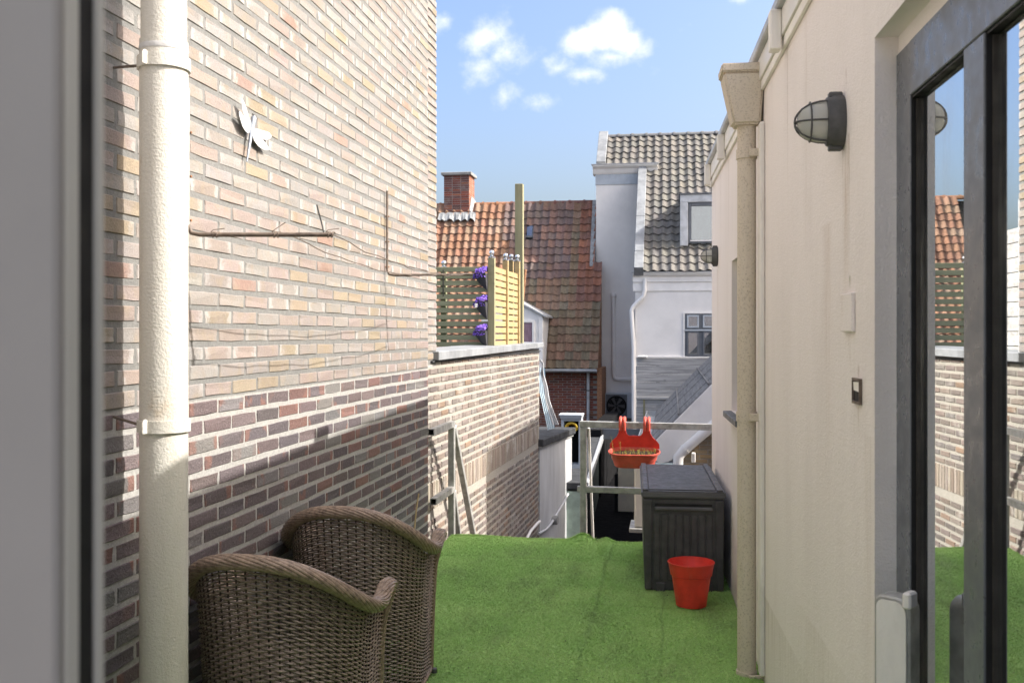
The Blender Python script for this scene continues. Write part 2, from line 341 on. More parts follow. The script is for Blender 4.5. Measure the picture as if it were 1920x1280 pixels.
# ------------------------------------------------------------------ mesh builder
class MB:
    def __init__(s): s.v = []; s.f = []; s.c = []; s.uv = []
    def add(s, vs, fs, M=None):
        k = len(s.v)
        s.v += [(M @ Vector(p)) if M is not None else Vector(p) for p in vs]
        s.f += [tuple(i + k for i in f) for f in fs]
        return s
    def box(s, x0, x1, y0, y1, z0, z1, M=None):
        return s.add([(x0, y0, z0), (x1, y0, z0), (x1, y1, z0), (x0, y1, z0), (x0, y0, z1), (x1, y0, z1), (x1, y1, z1), (x0, y1, z1)],
                     [(3, 2, 1, 0), (4, 5, 6, 7), (0, 1, 5, 4), (1, 2, 6, 5), (2, 3, 7, 6), (3, 0, 4, 7)], M)
    def hexa(s, b, t):      # bottom quad and top quad
        return s.add(list(b) + list(t), [(3, 2, 1, 0), (4, 5, 6, 7), (0, 1, 5, 4), (1, 2, 6, 5), (2, 3, 7, 6), (3, 0, 4, 7)])
    def prism(s, poly, h0, h1, M=None):   # polygon in xy, extruded along z
        n = len(poly); vs = [(x, y, h0) for x, y in poly] + [(x, y, h1) for x, y in poly]
        return s.add(vs, [tuple(range(n - 1, -1, -1)), tuple(range(n, 2 * n))] + [(i, (i + 1) % n, n + (i + 1) % n, n + i) for i in range(n)], M)
    def tube(s, pts, r, n=8, M=None, cap=True):
        pts = [Vector(p) for p in pts]; m = len(pts); rs = r if isinstance(r, (list, tuple)) else [r] * m
        vs = []; up = None
        for i, p in enumerate(pts):
            t = (pts[min(i + 1, m - 1)] - pts[max(i - 1, 0)]).normalized()
            if up is None:
                up = Vector((0, 0, 1)) if abs(t.z) < .9 else Vector((1, 0, 0))
            a = up - t * up.dot(t)
            if a.length < 1e-6: a = t.orthogonal()
            a.normalize(); b = t.cross(a); up = a
            vs += [p + (a * math.cos(2 * math.pi * k / n) + b * math.sin(2 * math.pi * k / n)) * rs[i] for k in range(n)]
        fs = [(i * n + k, i * n + (k + 1) % n, (i + 1) * n + (k + 1) % n, (i + 1) * n + k) for i in range(m - 1) for k in range(n)]
        if cap: fs += [tuple(range(n - 1, -1, -1)), tuple((m - 1) * n + k for k in range(n))]
        return s.add(vs, fs, M)
    def lathe(s, prof, n=24, M=None, sx=1., sy=1., a0=0., a1=2 * math.pi):
        full = abs(a1 - a0 - 2 * math.pi) < 1e-6; m = n if full else n + 1
        vs = [(r * math.cos(a0 + (a1 - a0) * k / n) * sx, r * math.sin(a0 + (a1 - a0) * k / n) * sy, z) for r, z in prof for k in range(m)]
        fs = [(i * m + k, i * m + (k + 1) % m, (i + 1) * m + (k + 1) % m, (i + 1) * m + k) for i in range(len(prof) - 1) for k in range(n)]
        return s.add(vs, fs, M)
    def build(s, name, mat, parent=None, bevel=0., smooth=None, seg=1):
        me = bpy.data.meshes.new(name)
        if s.v:
            lo = Vector((min(p.x for p in s.v), min(p.y for p in s.v), min(p.z for p in s.v))); hi = Vector((max(p.x for p in s.v), max(p.y for p in s.v), max(p.z for p in s.v)))
            o = Vector(((lo.x + hi.x) / 2, (lo.y + hi.y) / 2, lo.z))
        else: o = Vector()
        me.from_pydata([tuple(p - o) for p in s.v], [], s.f)
        if bevel:
            bm = bmesh.new(); bm.from_mesh(me); bmesh.ops.remove_doubles(bm, verts=bm.verts, dist=1e-5)
            bmesh.ops.bevel(bm, geom=[e for e in bm.edges if e.is_manifold and e.calc_face_angle(0) > .5], offset=bevel, segments=seg, affect='EDGES', clamp_overlap=True)
            bm.to_mesh(me); bm.free()
        if smooth is not None:
            me.polygons.foreach_set('use_smooth', [True] * len(me.polygons)); me.set_sharp_from_angle(angle=R(smooth))
        me.materials.append(MATS[mat] if isinstance(mat, str) else mat); me.validate()
        ob = bpy.data.objects.new(name, me); COL.objects.link(ob)
        if parent is not None: ob.parent = parent; ob.location = o - wloc(parent)
        else: ob.location = o
        return ob
WL = {}
def wloc(o):
    p = Vector(o.location)
    while o.parent: o = o.parent; p = p + Vector(o.location)
    return p
def tag(o, label=None, cat=None, group=None, kind=None):
    if label: o['label'] = label
    if cat: o['category'] = cat
    if group: o['group'] = group
    if kind: o['kind'] = kind
    return o
def thing(name, loc, label, cat, group=None):
    o = bpy.data.objects.new(name, None); COL.objects.link(o); o.location = loc; o.empty_display_size = .1
    return tag(o, label, cat, group, 'thing')
def part(name, parent, loc):
    o = bpy.data.objects.new(name, None); COL.objects.link(o); o.parent = parent; o.location = Vector(loc) - wloc(parent); o.empty_display_size = .05
    return o
def fr(o, x, y, z):
    M = Matrix.Identity(4)
    for i, v in enumerate((x, y, z)):
        for j in range(3): M[j][i] = v[j]
    for j in range(3): M[j][3] = o[j]
    return M
def bx(name, mat, parent, x0, x1, y0, y1, z0, z1, bevel=0., M=None, smooth=None):
    return MB().box(x0, x1, y0, y1, z0, z1, M).build(name, mat, parent, bevel, smooth)

# ------------------------------------------------------------------ bricks
def brick_mesh(L, H, D, seed, ch=.0035, jit=.0022):
    """local x along the wall, y out of the wall, z up; front at y = 0, chamfered and slightly uneven"""
    r = random.Random(seed); j = lambda: r.uniform(-jit, jit)
    outer = [(-L / 2, -H / 2), (L / 2, -H / 2), (L / 2, H / 2), (-L / 2, H / 2)]
    mid = [(-L / 2 + r.uniform(.01, .03), -H / 2), (L / 2, 0), (0, H / 2), (-L / 2, 0)]
    ring = []
    for i in range(4):
        ring.append(outer[i]); a, b = outer[i], outer[(i + 1) % 4]; t = r.uniform(.3, .7); ring.append((a[0] + (b[0] - a[0]) * t, a[1] + (b[1] - a[1]) * t))
    ring = [(x + j(), z + j()) for x, z in ring]
    v = [(x, -D, z) for x, z in ring] + [(x, -ch - abs(j()), z) for x, z in ring]
    for x, z in ring:
        kx = 1 - 2 * ch / L; kz = 1 - 2 * ch / H
        v.append((x * kx, j() * .6, z * kz))
    f = []
    for a in (0, 8):
        for i in range(8): k = (i + 1) % 8; f.append((a + k, a + i, a + 8 + i, a + 8 + k))
    f.append(tuple(range(23, 15, -1)))
    return v, f
class BrickKit:
    def __init__(s, L, H, D, n=14, ch=.0035, jit=.0022):
        s.L, s.H = L, H; s.var = [brick_mesh(L, H, D, 31 * i + 5, ch, jit) for i in range(n)]; s.me = {}
    def mesh(s, i, mat):
        if (i, mat) not in s.me:
            me = bpy.data.meshes.new('brick'); v, f = s.var[i]; me.from_pydata(v, [], f)
            uv = me.uv_layers.new(name='UVMap')
            for lp in me.loops: co = v[lp.vertex_index]; uv.data[lp.index].uv = (co[0] / s.L + .5, co[2] / s.H + .5)
            me.materials.append(MATS[mat]); s.me[(i, mat)] = me
        return s.me[(i, mat)]
def lay(kit, parent, items, kind, nparts, origin, ang, restname='bricks'):
    """items: (s, z, colour rgba, mat kind, visible score or None). s along local x from origin; biggest ones become bricks of their own"""
    ca, sa = math.cos(ang), math.sin(ang); base = wloc(parent)
    ordr = sorted([i for i in range(len(items)) if items[i][4] is not None], key=lambda i: items[i][4])[:nparts]; own = set(ordr)
    rest = {}
    for i, (sx, z, col, mk, sc) in enumerate(items):
        vi = random.randrange(len(kit.var)); out = random.uniform(-.0010, .0010)
        x = origin[0] + ca * sx - sa * out; y = origin[1] + sa * sx + ca * out
        if i in own:
            o = bpy.data.objects.new('brick', kit.mesh(vi, 'brick_%s_obj' % mk)); COL.objects.link(o); o.parent = parent
            o.location = Vector((x, y, z)) - base; o.rotation_euler = (0, 0, ang); o.color = col
        else:
            rest.setdefault(mk, []).append((x, y, z, col, vi))
    for mk, L in rest.items():
        V = []; Fc = []; C = []; U = []
        for (x, y, z, col, vi) in L:
            v, f = kit.var[vi]; k = len(V)
            V += [(x + ca * p[0] - sa * p[1] - base[0], y + sa * p[0] + ca * p[1] - base[1], z + p[2] - base[2]) for p in v]
            for q in f:
                Fc.append(tuple(a + k for a in q)); C += [col] * len(q); U += [(v[a][0] / kit.L + .5, v[a][2] / kit.H + .5) for a in q]
        me = bpy.data.meshes.new(restname); me.from_pydata(V, [], Fc)
        at = me.color_attributes.new('bc', 'FLOAT_COLOR', 'CORNER'); at.data.foreach_set('color', np.array(C, dtype=np.float32).ravel())
        uv = me.uv_layers.new(name='UVMap'); uv.data.foreach_set('uv', np.array(U, dtype=np.float32).ravel())
        me.materials.append(MATS['brick_%s_att' % mk]); o = bpy.data.objects.new(restname, me); COL.objects.link(o); o.parent = parent; o['kind'] = 'stuff'
def jc(c, a, v=.07):
    k = random.uniform(1 - v, 1 + v); return (min(1, c[0] * k * random.uniform(.97, 1.03)), min(1, c[1] * k), min(1, c[2] * k * random.uniform(.96, 1.04)), a)
def pick(pal):
    t = random.random() * sum(w for w, _ in pal)
    for w, c in pal:
        t -= w
        if t <= 0: return c
    return pal[-1][1]

# ================================================================== TERRACE FLOOR
turf_y0, turf_y1 = .62, 7.05
def xr(y): return .545 - .039 * (y - .087) / .9992       # foot of the rendered wall
def turf_h(x, y):
    return .006 * np.sin(3.1 * x + 1.3 * y) * np.sin(2.3 * y + .6) + .004 * np.sin(9 * x + 2 * y) + .026 * np.exp(-((x + .42 + .05 * np.sin(3 * y)) / .04) ** 2) * np.clip((y - 5.1) / .8, 0, 1) \
        + .018 * np.exp(-((x + .02 + .12 * np.sin(2.2 * y)) / .03) ** 2) * np.exp(-((y - 4.7) / .6) ** 2) + .05 * np.exp(-((x + .62) / .07) ** 2 - ((y - 7.03) / .06) ** 2)
nx, ny = 60, 130
gx, gy = np.meshgrid(np.linspace(0, 1, nx), np.linspace(turf_y0, turf_y1, ny)); edge = .018 * np.sin(gx * 23) * (gy > turf_y1 - .06) + .012 * np.sin(gx * 51 + 1) * (gy > turf_y1 - .06)
X = -1.57 + gx * (xr(gy) - .004 + 1.57); Yv = gy + edge
# the joined setting: a thick sheet with its far edge rolled over
V = np.stack([X, Yv, turf_h(X, Yv)], -1).reshape(-1, 3)
m = MB(); m.v = [Vector(p) for p in V]
m.f = [(j * nx + i, j * nx + i + 1, (j + 1) * nx + i + 1, (j + 1) * nx + i) for j in range(ny - 1) for i in range(nx - 1)]
k = len(m.v); m.v += [Vector((V[(ny - 1) * nx + i][0], V[(ny - 1) * nx + i][1] + .012, -.03)) for i in range(nx)]
m.f += [((ny - 1) * nx + i, (ny - 1) * nx + i + 1, k + i + 1, k + i) for i in range(nx - 1)]
turf = m.build('turf', 'turf_backing', None, smooth=60); tag(turf, 'green artificial turf laid over the whole terrace floor', 'turf', kind='structure')
def blades(name, n, lo, hi, wid, hgt):
    y = lo + (hi - lo) * rng.random(n); xw = xr(y) - .006; x = -1.568 + rng.random(n) * (xw + 1.568)
    y = np.where(rng.random(n) < .03, hi - .03 * rng.random(n), y) + .016 * np.sin((x + 1.57) / 1.9 * 23) * (y > hi - .08)
    z = turf_h(x, y); a = rng.random(n) * 6.283; w = wid * (.7 + .6 * rng.random(n)); h = hgt * (.6 + .7 * rng.random(n))
    lx, ly = rng.normal(0, 1.2, n) * h, rng.normal(-.3, 1.2, n) * h
    v = np.empty((n, 3, 3), np.float32)
    v[:, 0] = np.stack([x - w * np.cos(a), y - w * np.sin(a), z - .001], -1); v[:, 1] = np.stack([x + w * np.cos(a), y + w * np.sin(a), z - .001], -1); v[:, 2] = np.stack([x + lx, y + ly, z + h], -1)
    me = bpy.data.meshes.new(name); me.vertices.add(n * 3); me.loops.add(n * 3); me.polygons.add(n)
    me.vertices.foreach_set('co', v.ravel()); me.loops.foreach_set('vertex_index', np.arange(n * 3, dtype=np.int32)); me.polygons.foreach_set('loop_start', np.arange(0, n * 3, 3, dtype=np.int32))
    me.update(); me.materials.append(MATS['turf_blade']); o = bpy.data.objects.new(name, me); COL.objects.link(o); return o
tag(blades('grass', 330000, 3.6, turf_y1, .0012, .0085), 'short plastic grass blades of the artificial turf', 'grass', kind='stuff')
rd_ = random.Random(21); m = MB()
for k in range(140):
    y = rd_.uniform(3.9, 6.95); x = rd_.uniform(-.95, .2) if rd_.random() < .8 else rd_.uniform(.1, .3); z = float(turf_h(np.array(x), np.array(y))) + .009; w = rd_.uniform(.002, .007); a = rd_.uniform(0, 6.28); e = rd_.uniform(.3, 1.)
    m.add([(x + w * math.cos(a), y + w * math.sin(a), z), (x - w * e * math.sin(a), y + w * e * math.cos(a), z + w * .4), (x - w * math.cos(a), y - w * math.sin(a), z + .001), (x + w * e * math.sin(a), y - w * e * math.cos(a), z + w * .2)], [(0, 1, 2, 3)])
tag(m.build('debris', 'soil', None), 'tiny dark crumbs and dry leaf bits scattered on the turf', 'debris', kind='stuff')
tag(bx('terrace_slab', 'concrete', None, -1.56, .26, .62, 7.03, -.30, -.031), 'concrete terrace slab under the turf', 'slab', kind='structure')
tag(bx('ground', 'asphalt', None, -60, 60, -20, 120, -3.4, -1.7), 'dark ground of the alley below', 'ground', kind='structure')

# ================================================================== TALL BRICK WALL
WX, WEND, ZSPL = -1.575, 6.38, 1.221
bw = thing('brick_wall', (WX - .15, 4, -1.6), 'tall brick wall, pale pink and yellow above dark purple bricks', 'wall')
bx('mortar_bed', 'mortar_main', bw, WX - .30, WX - .0026, -1.5, WEND - .004, -1.6, 4.62)
kit = BrickKit(.2065, .0468, .05)
PALE = [(38, (.264, .220, .201)), (30, (.252, .230, .214)), (18, (.270, .222, .164)), (18, (.262, .245, .229)), (2.2, (.264, .184, .151))]
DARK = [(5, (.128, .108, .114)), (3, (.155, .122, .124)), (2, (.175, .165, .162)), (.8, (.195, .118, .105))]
items = []
for row in range(-45, 56):
    z = ZSPL + (row + .5) * .0625
    if z < -.1 or z > 4.6: continue
    off = 3.207 + (0 if row % 2 == 0 else .11) + random.uniform(-.004, .004)
    for kk in range(-9, 16):
        yc = off + .22 * kk + .11
        if yc > WEND + .06 or yc < 1.6: continue
        if yc + .10 > WEND: yc = WEND - .105
        px, py, d = proj((WX, yc, z)); sc = d if (190 < px < 800 and -10 < py < 1290 and not (272 < px < 342)) else None
        # lower bricks hidden by the chairs are not picked
        if sc is not None and py > 1120 and px > 420: sc = None
        if row >= 0:
            c = pick(PALE)
            if z > 2.0 and random.random() < .45: c = (.262, .248, .235)
            col = jc(c, random.uniform(.5, 1.) if random.random() < .38 else random.uniform(0, .2)); mk = 'pale'
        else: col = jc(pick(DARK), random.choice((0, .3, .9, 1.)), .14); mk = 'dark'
        items.append((-yc, z + random.uniform(-.0012, .0012), col, mk, sc))
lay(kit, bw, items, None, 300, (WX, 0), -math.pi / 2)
# set-back continuation above the neighbour's coping
w1 = Vector((-1.777, 6.385, 0)); w2 = Vector((-1.595, 12.1, 0)); wd = (w2 - w1).normalized(); wang = math.atan2(wd.y, wd.x) - math.pi
uw = thing('upper_wall', (w1.x - .1, 6.7, 1.3), 'narrow set-back strip of pale brick above the zinc coping end', 'wall')
UE = 7.34
MU = fr((w1.x, w1.y, 0), (wd.x, wd.y, 0), (-wd.y, wd.x, 0), (0, 0, 1))     # x along, y into the wall
bx('mortar_bed', 'mortar_main', uw, 0, UE - w1.y, .006, .28, 1.20, 4.62, M=MU)
items = []
for row in range(-3, 50):
    z = 1.44 + .031 + row * .0625
    for kk in range(5):
        sx = -(.105 + .22 * kk + (.0 if row % 2 else -.03)); sx = max(sx, -(UE - w1.y) + .105); px, py, d = proj(w1 + wd * (-sx) + Vector((0, 0, z)))
        items.append((sx, z, jc(pick(PALE), random.random() * .8), 'pale', d if py > -10 else None))
lay(kit, uw, items, None, 120, (w1.x, w1.y), wang)

# ================================================================== LOWER NEIGHBOUR WALL
nw = thing('terrace_wall', (w1.x - .1, 9, -1.7), 'lower sunlit brick wall with wide cream joints and zinc coping', 'wall')
WL2 = (w2 - w1).length
bx('mortar_bed', 'mortar_cream', nw, 0, WL2, .007, .26, -1.69, 1.199, M=MU); bx('mortar_bed', 'mortar_cream', nw, UE - w1.y + .002, WL2, .007, .26, 1.1995, 1.275, M=MU)
kit2 = BrickKit(.196, .0405, .05, ch=.004)
P2 = [(4, (.185, .155, .14)), (3, (.17, .152, .142)), (2, (.205, .165, .145)), (1, (.23, .165, .125)), (1, (.15, .13, .12))]
items = []
for row in range(44):
    z = 1.235 - row * .0655
    if .12 < z < .37: continue
    for kk in range(27):
        sx = .11 + .22 * kk + (.11 if row % 2 else 0)
        if sx > WL2 - .10 or (row == 0 and sx < UE - w1.y + .11): continue
        p = w1 + wd * sx; px, py, d = proj((p.x, p.y, z))
        items.append((-sx, z, jc(pick(P2), random.uniform(0, 1) * .8, .12), 'rough', d if (804 < px and py < 1004) else None))
lay(kit2, nw, items, None, 300, (w1.x, w1.y), wang)
kit3 = BrickKit(.0495, .20, .05, ch=.004); items = []
for kk in range(int(WL2 / .064) - 1):
    sx = .04 + .064 * kk; p = w1 + wd * sx; px, py, d = proj((p.x, p.y, .25))
    items.append((-sx, .25, jc(random.choice(((.27, .235, .205), (.32, .28, .235), (.24, .195, .165))), 1., .12), 'rough', d if px > 860 else None))
lay(kit3, nw, items, None, 60, (w1.x, w1.y), wang)
cop = MB(); s0, s1 = .86, WL2 + .05
cop.hexa([MU @ Vector(p) for p in ((s0, -.045, 1.252), (s1, -.045, 1.29), (s1, .30, 1.29), (s0, .30, 1.252))], [MU @ Vector(p) for p in ((s0, -.045, 1.318), (s1, -.045, 1.350), (s1, .30, 1.360), (s0, .30, 1.328))])
cop.build('coping', 'zinc_dull', nw, bevel=.004)
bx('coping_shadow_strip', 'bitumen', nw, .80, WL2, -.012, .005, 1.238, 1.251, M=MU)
tag(bx('roof_terrace', 'bitumen', None, -7.5, -2.08, 7.4, 12.0, 1.0, 1.1), 'black flat roof terrace behind the wooden screen', 'roof', kind='structure')
sl = MB().box(UE - w1.y + .02, UE - w1.y + .055, .02, .07, 1.318, 2.40, MU).build('edge_post', 'zinc', None, bevel=.003); tag(sl, 'slim pale grey metal post at the end of the tall brick wall', 'post')
# board screen behind the tall wall (seen in the glass)
scrn = thing('board_screen', (-2.05, 7.3, 1.1), 'weathered grey board screen behind the tall brick wall end', 'screen')
for k in range(10): bx('board', 'wood_weathered', scrn, -2.16 + random.uniform(-.003, .003), -2.135, 7.45, 8.7, 1.12 + k * .118, 1.12 + k * .118 + .11)
for y in (7.5, 8.6): bx('post', 'wood_weathered', scrn, -2.22, -2.162, y, y + .06, 1.1, 2.3)

# ================================================================== RENDERED EXTENSION WITH THE WINDOW
A0 = Vector((.545, .0872, 0)); E0 = Vector((.271, 7.11, 0)); ud = (E0 - A0).normalized(); WLR = (E0 - A0).length
inn = Vector((ud.y, -ud.x, 0))                        # into the wall
MR = fr(A0, inn, ud, (0, 0, 1))                       # local x inward, y along, z up
NR = -inn
def s_at(px, off=0.): # distance along the wall where a pixel column meets the plane 'off' m inside
    return (hit(px, CY, A0 + inn * off, inn) - A0).dot(ud)
ex = thing('house_extension', A0 + ud * 3.5 + inn * .3, 'cream rendered house wall with a tall grey framed window', 'building')
TOP = CAMH + 1.17
sW = s_at(1640); sF = s_at(1680, .047)
sw1, sw0 = s_at(1372), s_at(1372) - .62
ops = [(-1.2, sW, -.02, 2.117), (sw0, sw1, 1.02, 1.85)]
ss = sorted({-1.5, WLR, *[o[0] for o in ops], *[o[1] for o in ops]}); zz = sorted({-1.69, TOP, *[o[2] for o in ops], *[o[3] for o in ops]})
m = MB()
for i in range(len(ss) - 1):
    for j in range(len(zz) - 1):
        c = ((ss[i] + ss[i + 1]) / 2, (zz[j] + zz[j + 1]) / 2)
        if any(o[0] < c[0] < o[1] and o[2] < c[1] < o[3] for o in ops): continue
        m.box(0, .30, ss[i], ss[i + 1], zz[j], zz[j + 1], MR)
m.build('wall', 'stucco', ex)
bx('wall_core', 'stucco', ex, .301, 4.5, 2.8, WLR - .001, -1.68, TOP - .02, M=MR)
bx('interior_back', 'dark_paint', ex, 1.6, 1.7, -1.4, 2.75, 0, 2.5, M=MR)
sC = -1.5
bx('lintel_fill', 'stucco', ex, .052, .29, -1.2, sW, 2.078, 2.117, M=MR)
# fascia, dark roof edge, cleats
bx('fascia', 'white_paint', ex, -.022, -.001, sC + .01, WLR, TOP - .105, TOP - .012, M=MR, bevel=.002)
bx('fascia_trim', 'stucco_light', ex, -.014, -.001, sC + .01, WLR, TOP - .145, TOP - .107, M=MR, bevel=.002)
bx('roof_edge', 'zinc', ex, -.045, .25, sC + .01, WLR + .01, TOP - .011, TOP + .028, M=MR, bevel=.006)
for q in (1.2, 2.4, s_at(1478), s_at(1366), s_at(1339)): bx('cleat', 'stucco_light', ex, -.062, -.0225, q, q + .06, TOP - .155, TOP - .012, M=MR, bevel=.004)
# small recessed window
sw = part('side_window', ex, MR @ Vector((.07, (sw0 + sw1) / 2, 1.02)))
bx('frame', 'stucco_light', sw, .075, .10, sw0, sw1, 1.021, 1.85, M=MR)
bx('pane', 'far_glass', sw, .070, .0745, sw0 + .05, sw1 - .05, 1.06, 1.80, M=MR)
bx('sill', 'grey_dark_paint', sw, -.045, .069, sw0 - .02, sw1 + .03, .985, 1.018, M=MR, bevel=.003)
# tall window
tw = part('tall_window', ex, MR @ Vector((.06, 1.2, 0)))
FT, FB = 2.075, .02; a0, a1, ag = .047, .115, .078
s_m1 = s_at(1807, a0); s_m0 = s_at(1845, a0); s_l = s_at(1706, a0)
bx('frame_stile', 'alu_frame', tw, a0, a1, s_l, sW - .002, FB, FT, M=MR, bevel=.002)
bx('frame_head', 'alu_frame', tw, a0 - .0015, a1, -1.2, s_l + (sW - s_l) * .0 - .001, FT - .118, FT, M=MR, bevel=.002)
bx('mullion', 'alu_frame', tw, a0 - .0005, a1, s_m0, s_m1, FB, FT - .119, M=MR, bevel=.002)
for (q0, q1) in ((s_m1, s_l), (-.2, s_m0)):
    bx('gasket', 'black_rubber', tw, a0 + .003, a1 - .002, q1 - .0035, q1 - .0005, FB, FT - .120, M=MR)
    bx('gasket', 'black_rubber', tw, a0 + .003, a1 - .002, q0 + .0005, q0 + .0035, FB, FT - .120, M=MR)
    bx('gasket', 'black_rubber', tw, a0 + .004, a1 - .002, q0 + .004, q1 - .004, FT - .124, FT - .120, M=MR)
    bx('glazing_bead', 'brown_seal', tw, a0 + .012, a1 - .002, q1 - .010, q1 - .004, FB, FT - .126, M=MR)
    bx('pane', 'window_glass', tw, ag - .012, ag - .006, q0 + .004, q1 - .0105, FB, FT - .1265, M=MR)
bx('frame_foot', 'alu_frame', tw, a0, a1, -1.2, s_l - .002, -.015, FB - .001, M=MR)

# slim tray-like panel by the window reveal
tr = thing('metal_tray', MR @ Vector((-.05, 2.05, .3)), 'upright grey-rimmed cream tray panel hanging beside the tall window', 'tray')
q = s_at(1645, -.02)
TM = fr(P(1672, 1118, 2.05) + Vector((0, 0, -.60)), (.80, -.60, 0), (.60, .80, 0), (0, 0, 1))
poly = []
Wt, Ht, rc = .075, .60, .028
for (cx, cz, b0) in ((Wt / 2 - rc, rc, -90), (Wt / 2 - rc, Ht - rc, 0), (-Wt / 2 + rc * .6, Ht - rc * .6, 90), (-Wt / 2 + rc, rc, 180)):
    for k in range(6): t = R(b0 + 18 * k); rr = rc if not (cx < 0 and cz > .3) else rc * .6; poly.append((cx + rr * math.cos(t), cz + rr * math.sin(t)))
MT = TM @ fr((0, 0, 0), (1, 0, 0), (0, 0, 1), (0, -1, 0))
MB().prism(poly, -.05, 0, MT).build('rim', 'galvanised', tr, bevel=.004, smooth=40)
MB().prism([(x * .84, .01 + z * .97) for x, z in poly], .001, .004, MT).build('face', 'stucco_light', tr)
hg = MB().box(.030, .048, -.02, .015, .585, .618, TM).build('latch', 'white_paint', tr, bevel=.004)

# door opening the view looks through
dj = thing('door_frame', P(60, CY, .5) * 1.0 - Vector((0, 0, CAMH)), 'grey aluminium door jamb with pale strip and black rubber seal', 'door frame')
XJ = P(105, CY, .50).x; yj0 = P(105, CY, .50).y; yj1 = PXp(150, CY, XJ).y; yj2 = PXp(181, CY, XJ).y
bx('jamb_face', 'jamb_grey', dj, XJ - .40, XJ, yj0, yj0 + .008, 0, 2.25, bevel=.002)
bx('jamb_side', 'jamb_pale', dj, XJ - .40, XJ, yj0 + .0085, yj1, 0, 2.25, bevel=.001)
bx('rubber_seal', 'black_rubber', dj, XJ - .40, XJ - .002, yj1 + .0005, yj2, 0, 2.25)
bx('outer_edge', 'jamb_pale', dj, XJ - .40, XJ + .0006, yj2 + .0005, yj2 + .006, 0, 2.25)
bx('door_head', 'jamb_grey', dj, XJ - .4, .50, yj0, yj2, 2.26, 2.34)
hb = thing('own_house', (-.9, .2, 0), 'rendered rear wall of the house with the open doorway', 'building')
bx('rear_wall', 'stucco', hb, -1.57, XJ - .405, yj0, .61, 0, 2.6); bx('wall_above_door', 'stucco', hb, -1.57, .50, yj0, .61, 2.61, 2.75)
tag(bx('room_floor', 'room_floor', None, -1.6, .50, -3, .60, -.06, -.02), 'wooden floor inside the doorway', 'floor', kind='structure')

# ================================================================== DOWNPIPES
dp = thing('downpipe', (-1.415, 2.635, 0), 'thick cream painted rain pipe clamped to the brick wall', 'pipe')
pc = Vector((-1.415, 2.635, 0)); PR = .0655
prof = [(PR, 0), (PR, 2.05), (PR, 2.10)]
zt = PXp(306, 98, -1.415).z
m = MB(); m.tube([pc + Vector((0, 0, z)) for z in (0.0, .5, 1.0, 1.5, zt + .03)], PR, 40); m.build('lower_pipe', 'pipe_cream', dp, smooth=40)
m = MB(); m.tube([pc + Vector((0, 0, z)) for z in (zt + .031, 3.0, 4.4, 6.5)], PR - .0035, 40); m.build('upper_pipe', 'pipe_cream', dp, smooth=40)
m = MB(); m.lathe([(PR + .001, 0), (PR + .002, .008), (PR - .002, .022), (PR - .0036, .026)], 40, Matrix.Translation(pc + Vector((0, 0, zt)))); m.build('socket_rim', 'pipe_cap_grey', dp, smooth=50)
for zc in (proj and (CAMH + (CY - 122) / F * 2.826), CAMH + (CY - 797) / F * 2.826):
    cl_ = part('clamp', dp, pc + Vector((0, 0, zc)))
    m = MB(); m.lathe([(PR + .0005, -.017), (PR + .007, -.017), (PR + .007, .017), (PR + .0005, .017)], 40, Matrix.Translation(pc + Vector((0, 0, zc)))); m.build('band', 'pipe_cream', cl_, smooth=40)
    tcv = Vector((0, 0, CAMH)) - pc; tcv.z = 0; tcv.normalize(); sd = Vector((-tcv.y, tcv.x, 0)); ear = pc + (tcv * .80 - sd * -.0 + Vector((tcv.y, -tcv.x, 0)) * -.60 * -1).normalized() * 0
    ed = (tcv * .78 + Vector((tcv.y, -tcv.x, 0)) * .62)
    ed = (tcv * .78 - Vector((-tcv.y, tcv.x, 0)) * .62); 
    if (pc + ed).dot(Vector((CS, SN, 0))) > pc.dot(Vector((CS, SN, 0))): ed = (tcv * .78 + Vector((-tcv.y, tcv.x, 0)) * .62)
    ep = pc + ed.normalized() * (PR + .013) + Vector((0, 0, zc))
    ax = ed.normalized().cross(Vector((0, 0, 1)))
    MB().prism([(-.012, -.018), (.012, -.018), (.012, .012), (.006, .022), (-.006, .022), (-.012, .012)], -.003, .003, fr(ep, ed.normalized(), (0, 0, 1), ax)).build('bolt_ear', 'pipe_cream', cl_, bevel=.002)
    wl = PXp(213, 127 if zc > CAMH else 781, WX); MB().tube([wl + Vector((-.02, 0, 0)), wl, pc + Vector((-PR - .004, -.004, zc))], .0042, 8).build('wall_rod', 'rod_steel', cl_, smooth=40)

hp = thing('hopper_downpipe', MR @ Vector((-.08, 4.25, 0)), 'speckled cream rain pipe with a square hopper head on the rendered wall', 'pipe')
dpx = 4.28; pm = P(1400, CY, dpx); sp = (pm - A0).dot(ud); offp = (pm - A0).dot(inn)
base = Vector((pm.x, pm.y, 0)); rp = .0395
zh0 = CAMH + (CY - 235) / F * 4.25; zh1 = CAMH + (CY - 118) / F * 4.2
MB().tube([base + Vector((0, 0, z)) for z in (.0, 1.0, 2.0, zh0 + .01)], rp, 32).build('pipe', 'pipe_speckled', hp, smooth=40)
bot = [MR @ Vector((offp + x, sp + y, zh0)) for x, y in ((-.062, -.060), (.052, -.060), (.052, .060), (-.062, .060))]
top_ = [MR @ Vector((offp + x, sp + y, zh1 - .035)) for x, y in ((-.105, -.085), (.066, -.085), (.066, .085), (-.105, .085))]
m = MB(); m.hexa(bot, top_); m.build('hopper_head', 'pipe_speckled', hp, bevel=.010, seg=3, smooth=40)
